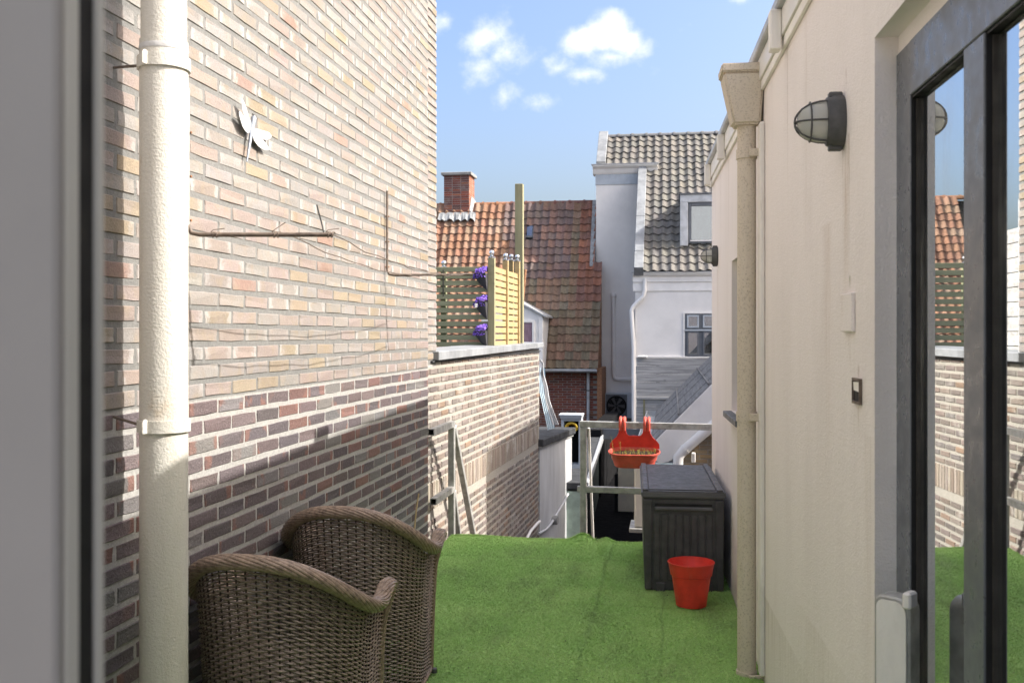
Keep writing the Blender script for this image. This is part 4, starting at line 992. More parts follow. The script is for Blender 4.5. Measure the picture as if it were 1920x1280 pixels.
for i, (py, lab) in enumerate(((512, 'topmost purple flower basket on the wooden screen post'), (566, 'middle purple flower basket on the wooden screen post, with a white tag'), (620, 'lowest purple flower basket on the wooden screen post'))):
    zt_ = fz(py, 9.75); c = Vector((FC.x - .035, FC.y - .06, zt_)); B = thing('flower_basket', c - Vector((0, 0, .15)), lab, 'flower basket', 'purple flower baskets on the screen')
    # half cone, flat back against the post
    prof = [(.004, -.165), (.05, -.11), (.085, -.045), (.098, 0)]
    m = MB(); m.lathe(prof, 16, fr(c, (0, 1, 0), (-1, 0, 0), (0, 0, 1)), 1., 1.35, 0, math.pi); n_ = 17
    m.add([fr(c, (0, 1, 0), (-1, 0, 0), (0, 0, 1)) @ Vector((sx * r, 0, z)) for r, z in prof for sx in (1, -1)], [(0, 1, 3, 2), (2, 3, 5, 4), (4, 5, 7, 6)]); m.build('basket', 'pot_dark', B, smooth=40)
    fm = MB()
    for k in range(420):
        a = rf_.uniform(0, math.pi); rr = math.sqrt(rf_.random()); p = c + Vector((-rr * .135 * math.sin(a) - .004, rr * .10 * math.cos(a), .004 + .045 * (1 - rr * rr) + rf_.uniform(-.02, .02) - (.035 if rr > .85 else 0)))
        s_ = rf_.uniform(.005, .011); d1 = Vector((rf_.gauss(0, 1), rf_.gauss(0, 1), rf_.gauss(0, 1))).normalized() * s_; d2 = d1.orthogonal().normalized() * s_
        fm.add([p + d1, p + d2, p - d1, p - d2], [(0, 1, 2, 3)])
    tag(fm.build('blossoms', 'flower_purple', B), kind='stuff')
    if i == 1: bx('tag', 'white_paint', B, c.x - .10, c.x - .075, c.y - .115, c.y - .112, c.z - .055, c.z - .015)

# ================================================================== FAR TILED ROOFS
def tile_verts(w, L, th=.018, amp=.046, n=10):
    pr = []
    for i in range(n + 1):
        u = i / n
        z = amp * (0.5 - 0.5 * math.cos(2 * math.pi * u)) if False else amp * (abs(math.cos(math.pi * (u - .06))) ** 2.2)
        pr.append((u * w * 1.04, z))
    v = []; f = []
    for (y, dz) in ((0, .034), (L * 1.22, 0.0)): v += [(x, y, z + dz) for x, z in pr]
    v += [(x, 0.0, z + .034 - th) for x, z in pr]
    m = n + 1
    for i in range(n): f += [(i, i + 1, m + i + 1, m + i), (2 * m + i, 2 * m + i + 1, i + 1, i)]
    return v, f
def tiled(parent, tw, tl, org, slope, cols, rows, colfn, keep, matk, nmax, name='roof_tile', x0=0.):
    """tiles on a plane rising in +Y from org; columns along +X"""
    v, f = tile_verts(tw, tl); me = bpy.data.meshes.new(name); me.from_pydata(v, [], f); me.polygons.foreach_set('use_smooth', [True] * len(me.polygons)); me.set_sharp_from_angle(angle=R(50)); me.materials.append(MATS['tile_%s_obj' % matk])
    cs, sn = math.cos(slope), math.sin(slope); base = wloc(parent); L = []
    for r in range(rows):
        for c in range(cols):
            p = Vector((org[0] + c * tw, org[1] + r * tl * cs, org[2] + r * tl * sn))
            if not keep(p, r, c): continue
            px, py, d = proj(p + Vector((tw / 2, tl / 2 * cs, tl / 2 * sn))); vis = 816 < px < 1345
            L.append((0 if vis else 1, d, p, colfn(p, r, c, px, py)))
    L.sort(key=lambda q: (q[0], q[1])); V = []; Fc = []; C = []
    for i, (nv, d, p, col) in enumerate(L):
        jr = random.uniform(-.022, .022); sl_p = -random.uniform(.01, .05) if random.random() < .08 else random.uniform(-.006, .006); p = p + Vector((random.uniform(-.007, .007), sl_p * cs, sl_p * sn + random.uniform(-.004, .006)))
        if i < nmax and nv == 0:
            o = bpy.data.objects.new(name, me); COL.objects.link(o); o.parent = parent; o.location = p - base; o.rotation_euler = (slope, jr, 0); o.color = col
        else:
            k = len(V); V += [(p.x + a - base.x, p.y + b * cs - z * sn - base.y, p.z + b * sn + z * cs - base.z) for a, b, z in v]
            for q in f: Fc.append(tuple(a + k for a in q)); C += [col] * len(q)
    if V:
        mr_ = bpy.data.meshes.new('roof_tiles'); mr_.from_pydata(V, [], Fc); at = mr_.color_attributes.new('bc', 'FLOAT_COLOR', 'CORNER'); at.data.foreach_set('color', np.array(C, dtype=np.float32).ravel())
        mr_.polygons.foreach_set('use_smooth', [True] * len(mr_.polygons)); mr_.set_sharp_from_angle(angle=R(50)); mr_.materials.append(MATS['tile_%s_att' % matk]); o = bpy.data.objects.new('roof_tiles', mr_); COL.objects.link(o); o.parent = parent; o['kind'] = 'stuff'

# ---- red brick house
YE, ZE, YG, ZG = 24.72, .62, 27.22, 5.02
rh = thing('red_house', (-4.5, YE + 1, -1.7), 'old red brick house with a steep mossy red pantile roof', 'house')
XV = -1.83; slope_r = math.atan2(ZG - ZE, YG - YE); Lr = math.hypot(ZG - ZE, YG - YE)
YGREY = 26.42
bx('wall', 'mortar_grey', rh, -8.5, XV - .01, YE + .29, YG + 3, -1.69, ZE)
kit4 = BrickKit(.206, .051, .05, ch=.003); items = []
RB = [(4, (.26, .085, .058)), (3, (.21, .072, .055)), (2, (.30, .12, .075)), (1, (.17, .085, .07))]
for row in range(37):
    z = ZE - .04 - row * .0625
    for kk in range(11):
        x = XV - .115 - .22 * kk - (.11 if row % 2 else 0); px, py, d = proj((x, YE + .28, z)); c = pick(RB)
        if row > 16: c = tuple(a * .8 + b * .2 for a, b in zip(c, (.16, .15, .09)))
        items.append((x, z, jc(c, 0, .12), 'rough', d if (1015 < px < 1130 and py < 800) else None))
# outward is -Y here, so the kit is turned half round
items = [(-x, z, c, mk, sc) for (x, z, c, mk, sc) in items]
lay(kit4, rh, items, None, 190, (0, YE + .283), math.pi)
bx('verge_wall', 'brick_rough_wall' if 'brick_rough_wall' in MATS else 'rust', rh, XV - .008, XV + .11, YE + .05, YGREY - .06, -1.69, ZE + .0)
roof = part('roof', rh, (-4.5, YE, ZE))
XK = -2.0; m = MB(); m.hexa([(-8.5, YE + .02, ZE - .06), (XK, YE + .02, ZE - .06), (XK, YG + 2.5, ZE - .06), (-8.5, YG + 2.5, ZE - .06)], [(-8.5, YG, ZG - .06), (XK, YG, ZG - .06), (XK, YG + .02, ZG - .06), (-8.5, YG + .02, ZG - .06)]); m.build('roof_deck', 'dark_paint', roof)
qz = ZE - .06 + (ZG - ZE) * (YGREY - .12 - YE - .02) / (YG - YE - .02); m = MB(); m.prism([(YE + .02, ZE - .06), (YGREY - .12, ZE - .06), (YGREY - .12, qz)], XK + .001, XV, fr((0, 0, 0), (0, 1, 0), (0, 0, 1), (1, 0, 0))); m.build('verge_deck', 'rust', roof)
# the low right-hand gable triangle of brick under the verge
REDS = [(.235, .095, .062), (.20, .082, .062), (.165, .078, .066), (.215, .105, .07), (.145, .085, .078)]
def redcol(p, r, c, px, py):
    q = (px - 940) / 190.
    if px < 950: col = random.choice(((.27, .145, .09), (.295, .175, .115), (.25, .13, .085), (.28, .19, .135)))  # sunlit part of the roof, sun painted in as brighter orange tiles
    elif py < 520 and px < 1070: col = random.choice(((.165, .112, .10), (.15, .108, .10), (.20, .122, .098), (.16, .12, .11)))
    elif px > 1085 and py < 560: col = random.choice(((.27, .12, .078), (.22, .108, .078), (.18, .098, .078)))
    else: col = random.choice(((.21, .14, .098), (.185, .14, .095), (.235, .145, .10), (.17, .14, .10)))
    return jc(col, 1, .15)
TW, TL = .207, Lr / 21.0
def keepred(p, r, c):
    if p.x + TW > XV + .03: return False
    if p.x + TW > -1.97 and p.y > YGREY - .30: return False
    q = proj(p + Vector((TW / 2, .06, .11)));
    if 984 < q[0] < 1003 and 421 < q[1] < 447: return False
    return True
ncol = 31
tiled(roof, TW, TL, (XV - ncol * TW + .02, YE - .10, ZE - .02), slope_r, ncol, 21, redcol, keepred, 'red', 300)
m = None
for k in range(17):
    x = -1.99 - .40 * (k + 1); pm_ = Vector((x + .2, YG, ZG)); px = proj(pm_)[0]
    rt = MB(); rt.lathe([(.105, 0), (.10, .36), (.10, .40)], 10, fr((x, YG, ZG - .02), (0, 1, 0), (0, 0, 1), (1, 0, 0)), 1, 1, 0, math.pi); rt.lathe([(.118, 0), (.118, .05)], 10, fr((x, YG, ZG - .02), (0, 1, 0), (0, 0, 1), (1, 0, 0)), 1, 1, 0, math.pi)
    o = rt.build('ridge_tile', 'tile_red_obj', roof, smooth=50); o.color = jc((.30, .14, .075) if px < 950 else (.16, .075, .062), 1, .1)  # sunlit ridge tiles coloured brighter than those in the cast shadow
fls = fr((-2.0, YE, ZE), (1, 0, 0), (0, math.cos(slope_r), math.sin(slope_r)), (0, -math.sin(slope_r), math.cos(slope_r))); bx('flashing', 'lead', roof, -.13, .012, (YGREY - .25 - YE) / math.cos(slope_r), Lr, .03, .125, M=fls)
# gutter, downpipe
gt = MB(); gt.lathe([(.07, 0), (.07, 3.3)], 10, fr((XV - 3.3, YE - .12, ZE - .03), (0, 1, 0), (0, 0, 1), (1, 0, 0)), 1, 1, math.pi, 2 * math.pi); gt.box(XV - 3.3, XV, YE - .195, YE - .185, ZE - .06, ZE - .01); gt.build('gutter', 'zinc', rh)
xg = PYp(1103, 700, YE + .2).x; MB().tube([(xg, YE + .19, ZE - .08), (xg, YE + .19, -1.69)], .042, 12).build('downpipe', 'zinc', rh, smooth=40)
MB().lathe([(.044, 0), (.048, 0), (.048, .03), (.044, .03)], 12, Matrix.Translation((xg, YE + .19, CAMH - 105 / F * 24.9))).build('pipe_clamp', 'dark_steel', rh)
# chimney
chn = part('chimney', rh, (-5, YG - .3, ZG - .9))
d0 = YG - .25; c0 = PYp(832, 402, d0); c1 = PYp(880, 328, d0)
bx('chimney_core', 'mortar_grey', chn, c0.x + .006, c1.x - .006, d0 + .006, d0 + .70, c0.z - .4, c1.z, )
kit5 = BrickKit((c1.x - c0.x) / 3 - .012, .052, .05, ch=.003); items = []; it2 = []
for row in range(int((c1.z - c0.z + .3) / .0625)):
    z = c1.z - .035 - row * .0625; w3 = (c1.x - c0.x) / 3
    for kk in range(3):
        x = c0.x + w3 * (kk + .5); items.append((-x, z, jc(pick(RB) if random.random() > .5 else (.15, .075, .068), .3, .15), 'rough', kk))
    for kk in range(3): it2.append((-(d0 + w3 * (kk + .5) + (.02 if row % 2 else 0)), z, jc((.34, .14, .085), .3, .12), 'rough', 5))  # side face bricks lighter and redder, sunlight put into their colour
lay(kit5, chn, items, None, 60, (0, d0), math.pi); lay(kit5, chn, it2, None, 0, (c1.x, 0), -math.pi / 2)
m = MB(); m.hexa([(c0.x - .06, d0 - .06, c1.z), (c1.x + .06, d0 - .06, c1.z), (c1.x + .06, d0 + .76, c1.z), (c0.x - .06, d0 + .76, c1.z)], [(c0.x - .07, d0 - .07, c1.z + .08), (c1.x + .07, d0 - .07, c1.z + .08), (c1.x + .07, d0 + .77, c1.z + .08), (c0.x - .07, d0 + .77, c1.z + .08)]); m.build('chimney_cap', 'concrete', chn, bevel=.01)
rl = random.Random(4); m = MB(); n_ = 16; up = [Vector((c0.x - .12 + (c1.x - c0.x + .32) * i / n_, d0 - .015, c0.z + .05)) for i in range(n_ + 1)]
dn = [Vector((p.x, d0 - .02 - .20 - rl.uniform(0, .02), c0.z - .15 - rl.uniform(0, .07) - .03 * math.sin(i * 2.1))) for i, p in enumerate(up)]
m.add(up + dn, [(i, i + 1, n_ + 2 + i, n_ + 1 + i) for i in range(n_)]); m.add([q + Vector((0, .015, -.015)) for q in up + dn], [(n_ + 1 + i, n_ + 2 + i, i + 1, i) for i in range(n_)]); m.build('lead_apron', 'lead', chn)
m = MB(); m.hexa([(c1.x + .004, d0 - .02, c0.z - .1), (c1.x + .16, d0 - .02, c0.z - .08), (c1.x + .14, d0 + .24, c0.z + .36), (c1.x + .004, d0 + .24, c0.z + .36)], [(c1.x + .004, d0 - .02, c0.z + .10), (c1.x + .03, d0 - .02, c0.z + .08), (c1.x + .02, d0 + .24, c0.z + .52), (c1.x + .004, d0 + .24, c0.z + .52)]); m.build('lead_flashing', 'lead', chn)
# skylight
def on_red(px, py, lift=.0):
    n = Vector((0, -math.sin(slope_r), math.cos(slope_r))); return hit(px, py, Vector((0, YE, ZE)) + n * lift, n)
q0, q1 = on_red(984, 447, .05), on_red(1003, 421, .05); e_ = Vector((0, math.cos(slope_r), math.sin(slope_r))); nn_ = Vector((0, -math.sin(slope_r), math.cos(slope_r)))
skl = part('skylight', rh, q0); MS = fr(q0, (1, 0, 0), e_, nn_); ws, hs = (q1.x - q0.x), (q1 - q0).dot(e_)
bx('skylight_frame', 'grey_dark_paint', skl, -.03, ws, 0, hs, -.06, .05, M=MS, bevel=.008); bx('pane', 'far_glass', skl, .02, ws - .05, .05, hs - .05, .051, .056, M=MS)
bx('flashing', 'bitumen', skl, ws + .001, ws + .06, -.02, hs, -.06, .03, M=MS)
# patched tile, light and torn
q = on_red(1060, 411, .07); tag(MB().add([q + Vector((-.17, 0, -.02)), q + Vector((-.05, -.01, 0)), q + Vector((0, -.01, .06)), q + Vector((.03, -.01, .07)), q + Vector((.14, 0, -.03)), q + Vector((.02, -.015, -.01)), q + Vector((-.09, -.015, -.04))], [(0, 1, 6), (1, 2, 5, 6), (2, 3, 5), (3, 4, 5)]).build('torn_felt', 'white_paint', rh))
# small white dormer
YD = 24.0; dm_ = part('dormer', rh, PYp(1000, 645, YD)); xr_ = PYp(1017, 600, YD).x; zb = PYp(1000, 690, YD).z; xl_ = xr_ - 1.5; zt1 = PYp(1013, 592, YD).z; zt0 = zt1 + .40
m = MB().prism([(xl_, zb), (xr_, zb), (xr_, zt1), (xr_ - .75, zt0), (xl_, zt1)], -2.6, 0, fr((0, YD, 0), (1, 0, 0), (0, 0, 1), (0, -1, 0))); m.build('dormer_body', 'white_paint', dm_)
for sg in (-1, 1):
    a_ = Vector((xr_ - .75, 0, zt0 + .005)); b_ = Vector((xr_ + .10 if sg > 0 else xl_ - .10, 0, zt1 - .04)); m = MB()
    m.hexa([a_ + Vector((0, YD - .08, 0)), b_ + Vector((0, YD - .08, 0)), b_ + Vector((0, YD + 2.0, 0)), a_ + Vector((0, YD + 2.0, 0))], [a_ + Vector((0, YD - .08, .05)), b_ + Vector((0, YD - .08, .04)), b_ + Vector((0, YD + 2.0, .04)), a_ + Vector((0, YD + 2.0, .05))]); m.build('dormer_roof', 'zinc', dm_)
xw1 = PYp(998, 620, YD).x; zw1 = PYp(990, 605, YD).z
bx('curtain_pane', 'curtain', dm_, xw1 - .9, xw1, YD - .02, YD - .005, zb + .1, zw1)
for (x0, x1, z0, z1) in ((xw1 + .001, xw1 + .06, zb + .1, zw1 + .06), (xw1 - .9, xw1, zw1 + .001, zw1 + .06)): bx('window_frame', 'white_paint', dm_, x0, x1, YD - .045, YD - .004, z0, z1, bevel=.006)
bx('corner_board', 'white_paint', dm_, xr_ - .09, xr_ + .012, YD - .03, YD - .004, zb, zt1 - .05, bevel=.006)
MB().tube([PYp(985, 505, 12.4), PYp(980, 560, 12.4), PYp(978, 660, 12.4)], .018, 8).build('vent', 'rust', None)
bpy.data.objects['vent'].name = 'vent_pipe'; tag(bpy.data.objects['vent_pipe'], 'thin rusty vent pipe behind the tall wooden post', 'pipe')

# ---- grey and white house
YW, YW1 = 23.56, 23.34
gh = thing('grey_house', (1, 25, -1.7), 'grey and white plastered house with a grey pantile roof', 'house')
XA = -1.985; XB = PYp(1191, 600, YW).x; zeB = fz(511, 23.2); YRG, ZRG = 27.62, fz(255, 27.3)
slope_g = math.atan2(ZRG - zeB, YRG - YW1); Lg = math.hypot(ZRG - zeB, YRG - YW1)
zcF = fz(309, 26.2)
bx('grey_facade', 'grey_plaster', gh, XA, XB - .001, YGREY, YRG + 2, -1.69, zcF - .50)
bx('facade_frieze', 'dormer_grey', gh, XA - .015, XB + .36, YGREY - .02, YRG - 1.0, zcF - .499, zcF - .23)
bx('white_front', 'white_plaster', gh, XB, 7.5, YW, YRG + 2, -1.69, zeB - .40)
zW = PYp(1250, 668, YW).z
# cornices
for (x0, x1, y, z1, nm) in ((XA, XB + .42, YGREY, zcF, 'cornice'), (XB, 7.5, YW, zeB, 'cornice')):
    c = part(nm, gh, ((x0 + x1) / 2, y, z1 - .4)); dz = .0 if y > 25 else 0
    if y > 25:
        prof = [(-.03, -.23), (-.06, -.19), (-.10, -.10), (-.16, -.06), (-.19, -.03), (-.19, 0), (.3, 0), (.3, -.23)]
        x0, x1 = x0 - .08, x1 + .06
    else: prof = [(-.03, -.42), (-.03, -.22), (-.07, -.21), (-.07, -.09), (-.14, -.07), (-.18, -.03), (-.18, 0), (.06, 0), (.06, -.42)]; x0 -= .05
    MB().prism(prof, x0, x1, fr((0, y, z1), (0, 1, 0), (0, 0, 1), (1, 0, 0))).build('moulding', 'white_paint', c)
    bx('cap', 'zinc', c, x0 - .03, x1 + .03, y - .215, y + .05, z1 + .002, z1 + .018)
groof = part('roof', gh, (2, YW1, zeB))
m = MB(); m.hexa([(XB + .1, YW1 + .1, zeB - .05), (7.5, YW1 + .1, zeB - .05), (7.5, YRG + 3, zeB - .05), (XB + .1, YRG + 3, zeB - .05)], [(XB + .1, YRG, ZRG - .05), (7.5, YRG, ZRG - .05), (7.5, YRG + .05, ZRG - .05), (XB + .1, YRG + .05, ZRG - .05)]); m.build('roof_deck', 'dark_paint', groof)
t_ = (YGREY - YW1) / (YRG - YW1); zf_ = zeB + t_ * (ZRG - zeB)
m = MB(); m.hexa([(XA + .02, YGREY + .02, zf_ - .08), (XB + .1, YGREY + .02, zf_ - .08), (XB + .1, YRG + 1, zf_ - .08), (XA + .02, YRG + 1, zf_ - .08)], [(XA + .02, YRG, ZRG - .05), (XB + .1, YRG, ZRG - .05), (XB + .1, YRG + .05, ZRG - .05), (XA + .02, YRG + .05, ZRG - .05)]); m.build('roof_deck', 'dark_paint', groof)
TGW, TGL = .2115, Lg / 21.0
YDF = 23.98; XD0 = PYp(1275, 400, YDF).x; zd0, zd1 = fz(461, 23.6), fz(365, 23.6)
def keepg(p, r, c):
    if p.x < XB + .17 and p.y < YGREY + .10: return False
    if p.x < XA + .10: return False
    return True
def greycol(p, r, c, px, py): return jc(random.choice(((.142, .134, .122), (.158, .148, .133), (.13, .124, .115), (.165, .154, .136))), 1, .05)
NG = 31
tiled(groof, TGW, TGL, (XB + .185 - 5 * TGW, YW1, zeB + .0), slope_g, NG, 21, greycol, keepg, 'grey', 300)
for k in range(14):
    x = XA + .17 + .375 * k; rt = MB(); Mx = fr((x, YRG, ZRG), (0, 1, 0), (0, 0, 1), (1, 0, 0)); rt.lathe([(.085, 0), (.085, .375)], 10, Mx, 1, 1, 0, math.pi); rt.lathe([(.10, .325), (.105, .35), (.10, .40)], 10, Mx, 1, 1, 0, math.pi)
    o = rt.build('ridge_tile', 'tile_grey_obj', groof, smooth=50); o.color = jc((.17, .172, .175), 1, .04)
eg = Vector((0, math.cos(slope_g), math.sin(slope_g))); ng = Vector((0, -math.sin(slope_g), math.cos(slope_g)))
MG = fr((XA, YW1, zeB), (1, 0, 0), eg, ng); sF_ = (YGREY - YW1) / math.cos(slope_g)
bx('verge_band', 'zinc_dull', gh, -.005, .24, sF_ + .25, Lg + .12, -.10, .14, M=MG, bevel=.008)
MGB = fr((XB, YW1, zeB), (1, 0, 0), eg, ng)
for (s_0, s_1) in ((.0, .62), (.625, 2.0), (2.005, sF_ - .02)): bx('verge_sheet', 'zinc_dull', gh, -.02, .195, s_0, s_1, -.10, .15, M=MGB, bevel=.008)
# roof dormer
dg = part('dormer', gh, (XD0 + .9, YDF, zd0))
bx('dormer_box', 'dormer_grey', dg, XD0 + .02, XD0 + 1.9, YDF + .06, YDF + 2.2, zd0 + .05, zd1 - .02)
fw = .185
bx('surround', 'zinc', dg, XD0, XD0 + fw, YDF - .06, YDF + .055, zd0, zd1 - fw - .001, bevel=.008); bx('surround', 'zinc', dg, XD0, XD0 + 1.9, YDF - .06, YDF + .055, zd1 - fw, zd1, bevel=.008)
bx('dormer_cap', 'grey_dark_paint', dg, XD0 - .03, XD0 + 1.93, YDF - .10, YDF + 2.3, zd1 + .002, zd1 + .03)
x0 = XD0 + fw + .005; zb_ = zd0 + .06
for (a, b, c, d_) in ((x0, x0 + .075, zb_, zd1 - fw - .003), (x0 + .076, XD0 + 1.8, zd1 - fw - .085, zd1 - fw - .003), (x0 + .076, XD0 + 1.8, zb_, zb_ + .08)): bx('window_frame', 'grey_dark_paint', dg, a, b, YDF - .03, YDF + .05, c, d_, bevel=.006)
bx('sill_strip', 'white_paint', dg, x0 + .05, XD0 + 1.8, YDF - .05, YDF - .031, zb_ + .045, zb_ + .07)
bx('blind', 'white_plaster', dg, x0 + .077, XD0 + 1.8, YDF + .032, YDF + .045, zd1 - fw - .30, zd1 - fw - .086)
bx('inner_board', 'dormer_grey', dg, x0 + .077, XD0 + 1.8, YDF + .046, YDF + .054, zb_ + .081, zd1 - fw - .086)
bx('pane', 'far_glass', dg, x0 + .077, XD0 + 1.8, YDF + .012, YDF + .018, zb_ + .081, zd1 - fw - .087)
# window in the white front
wx0 = PYp(1284, 620, YW).x; wz1 = PYp(1300, 588, YW).z; wz0 = zW
ww = part('front_window', gh, (wx0 + .5, YW, wz0))
bx('reveal_band', 'white_paint', ww, wx0 - .035, wx0 - .002, YW - .025, YW - .002, wz0, wz1 + .03); bx('reveal_band', 'white_paint', ww, wx0 - .001, wx0 + 1.4, YW - .025, YW - .002, wz1 + .003, wz1 + .03)
bx('frame', 'grey_dark_paint', ww, wx0, wx0 + 1.4, YW - .012, YW - .001, wz0, wz1)
mid = wz1 - .36
for cxx in (0, 1):
    for (z0, z1) in ((mid + .035, wz1 - .035), (wz0 + .02, mid - .05)):
        a = wx0 + .05 + cxx * .36; b = a + .27
        for (p0, p1, q0_, q1_) in ((a, a + .035, z0, z1), (b - .035, b, z0, z1), (a + .0355, b - .0355, z0, z0 + .035), (a + .0355, b - .0355, z1 - .035, z1)): bx('sash', 'dormer_grey' if z0 > mid else 'grey_dark_paint', ww, p0, p1, YW - .04, YW - .013, q0_, q1_, bevel=.004)
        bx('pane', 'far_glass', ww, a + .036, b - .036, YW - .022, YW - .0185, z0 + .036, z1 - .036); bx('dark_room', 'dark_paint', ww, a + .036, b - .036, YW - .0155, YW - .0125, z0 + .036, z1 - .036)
bx('transom', 'dormer_grey', ww, wx0, wx0 + 1.4, YW - .055, YW - .0125, mid - .04, mid - .005, bevel=.004)
bx('bottom_ledge', 'white_paint', gh, XB + .04, 1.6, YW - .05, YW - .001, zW - .03, zW, bevel=.005)
# gooseneck downpipe
pts = [PYp(1209, 522, YW - .10), PYp(1209, 545, YW - .10), PYp(1206, 556, YW - .09), PYp(1188, 574, YW - .06), PYp(1184, 582, YW - .06), PYp(1185, 600, YW - .06), PYp(1188, 650, YW - .06), PYp(1188, 800, YW - .06), PYp(1188, 860, YW - .06)]
fin_ = []
for i in range(len(pts) - 1):
    for k in range(4): fin_.append(pts[i].lerp(pts[i + 1], k / 4))
MB().tube(fin_ + [pts[-1]], .047, 12).build('downpipe', 'white_paint', gh, smooth=50)
# duct on the grey facade
q = [PYp(1150, 556, YGREY - .06), PYp(1150, 702, YGREY - .06), PYp(1152, 709, YGREY - .06), PYp(1158, 711, YGREY - .06), PYp(1189, 711, YGREY - .06)]
MB().tube(q, .05, 12).build('duct', 'grey_plaster', gh, smooth=50); MB().lathe([(0, .09), (.06, .09), (.075, .05), (.075, 0), (.05, -.01)], 14, Matrix.Translation(q[0])).build('duct_cap', 'grey_plaster', gh, smooth=50)
# air conditioner on the grey facade
a, b = PYp(1134, 737, YGREY - .32), PYp(1184, 784, YGREY - .32)
ac = thing('air_conditioner', (a.x, YGREY - .2, b.z), 'grey outdoor air conditioner with a round fan on the grey facade', 'air conditioner')
bx('casing', 'dormer_grey', ac, a.x, b.x + .05, YGREY - .32, YGREY - .002, b.z, a.z, bevel=.012)
fc = Vector((a.x + .30, YGREY - .325, (a.z + b.z) / 2)); MF = fr(fc, (1, 0, 0), (0, 0, 1), (0, -1, 0))
bx('grille_panel', 'grey_dark_paint', ac, a.x + .03, a.x + .575, YGREY - .328, YGREY - .321, b.z + .05, a.z - .03)
MB().lathe([(0, .004), (.235, .004), (.25, .012), (.265, .004)], 28, MF).build('fan_opening', 'dark_paint', ac, smooth=40)
for k in range(7): MB().tube([MF @ Vector((.04 * (k + .5) * math.cos(t), .04 * (k + .5) * math.sin(t), .014)) for t in [2 * math.pi * i / 24 for i in range(25)]], .0035, 4).build('fan_ring', 'dark_steel', ac)
for k in range(6): t = k * math.pi / 3; MB().prism([(.03, -.012), (.22, -.06), (.22, .03), (.03, .02)], .006, .010, MF @ Matrix.Rotation(t, 4, 'Z')).build('fan_blade', 'dark_steel', ac)
bx('base_bracket', 'dark_steel', ac, a.x + .05, b.x, YGREY - .34, YGREY - .002, b.z - .05, b.z - .002)

# ================================================================== MID-DISTANCE: BOARDED FENCE, LEAN-TO, ALLEY
YB = 20.6; x0 = PYp(1193, 700, YB).x; zt_ = PYp(1200, 671, YB).z
bf = thing('board_fence', (x0 + 1, YB, -1.7), 'weathered grey horizontal board fence below the white house front', 'fence')
for k in range(15): bx('board', 'wood_weathered', bf, x0 + random.uniform(-.01, .01), x0 + 2.6, YB + random.uniform(0, .006), YB + .03, zt_ - (k + 1) * .165 + .006, zt_ - k * .165, bevel=.003)
for k in range(3): bx('fence_post', 'wood_weathered', bf, x0 + .40 + k * .9, x0 + .47 + k * .9, YB + .037, YB + .1, -1.69, zt_ - .01)
bx('batten', 'wood_post', bf, PYp(1206, 800, YB).x, PYp(1206, 800, YB).x + .035, YB - .03, YB - .001, -1.6, PYp(1206, 748, YB).z); bx('rail_top', 'wood_weathered', bf, x0, x0 + .9, YB - .035, YB - .001, PYp(1206, 748, YB).z + .001, PYp(1206, 744, YB).z)
bx('light_box', 'white_paint', bf, x0 + .03, x0 + .22, YB - .08, YB + .02, zt_ + .012, zt_ + .05, bevel=.01)
YL = 13.75
lt = thing('lean_to', (.8, 16, -1.7), 'brown brick lean-to with a dark sheet roof and white bargeboard', 'building')
zup = PYp(1335, 716, YL).z; xup = PYp(1335, 716, YL).x; xlo = PYp(1229, 830, YL).x; zlo = PYp(1229, 822, YL).z; kx = (zup - zlo) / (xup - xlo); xe = xlo - .09; ze = zlo - .09 * kx; x9 = 1.5; z9 = zup + (x9 - xup) * kx
YL1 = 20.2
for i in range(7):
    y0_, y1_ = YL - .02 + (YL1 - YL) / 7 * i, YL - .02 + (YL1 - YL) / 7 * (i + 1) + .03; lift = .012 * (i % 2)
    m = MB(); nr = 12; lo = []; hi = []
    m.hexa([(xe, y0_, ze + lift - .03), (x9, y0_, z9 + lift - .03), (x9, y1_, z9 + lift - .03), (xe, y1_, ze + lift - .03)], [(xe, y0_, ze + lift), (x9, y0_, z9 + lift), (x9, y1_, z9 + lift), (xe, y1_, ze + lift)]); m.build('roof_sheet', 'roof_sheet', lt, bevel=.004)
for i in range(1, 5):
    q = .22 * i; m = MB(); xx = xe + (x9 - xe) * q; zz_ = ze + (z9 - ze) * q; m.box(xx - .012, xx + .012, YL - .01, YL1, zz_ + .004, zz_ + .032); m.build('batten', 'roof_sheet', lt)
bx('shade_block', 'stucco', lt, 1.62, 6, YL + .05, 20.1, -1.69, 1.85)  # unseen block added to keep sun off the alley and sheet roof
# bargeboard with rounded lower end
bb_ = [(x9, z9 - .02), (xlo, zlo - .02)]; perp = .36
lowpts = [(xlo - .05, zlo - .14), (xlo - .04, zlo - .26), (xlo + .06, zlo - .33), (xlo + .18, zlo - .30), (xlo + .30, zlo - .22)]
poly = bb_ + lowpts + [(x9, z9 - .02 - .40)]
MB().prism(poly, .03, .06, fr((0, YL, 0), (1, 0, 0), (0, 0, 1), (0, -1, 0))).build('bargeboard', 'white_paint', lt, bevel=.004)
bx('eaves_box', 'blue_sheet', lt, xlo + .0, xlo + .34, YL - .02, YL + .02, zlo - .44, zlo - .335)
bx('gable_core', 'mortar_grey', lt, xlo + .26, 1.55, YL + .07, YL + .3, -1.69, zlo - .02)
m = MB(); m.prism([(xlo + .26, zlo - .019), (1.55, zlo - .019), (1.55, z9 - .1)], -.3, -.07, fr((0, YL, 0), (1, 0, 0), (0, 0, 1), (0, -1, 0))); m.build('gable_top', 'mortar_grey', lt)
kit6 = BrickKit(.208, .050, .05, ch=.004); items = []
YBR = [(3, (.30, .235, .16)), (3, (.25, .205, .155)), (2, (.34, .25, .15)), (1, (.28, .15, .10))]
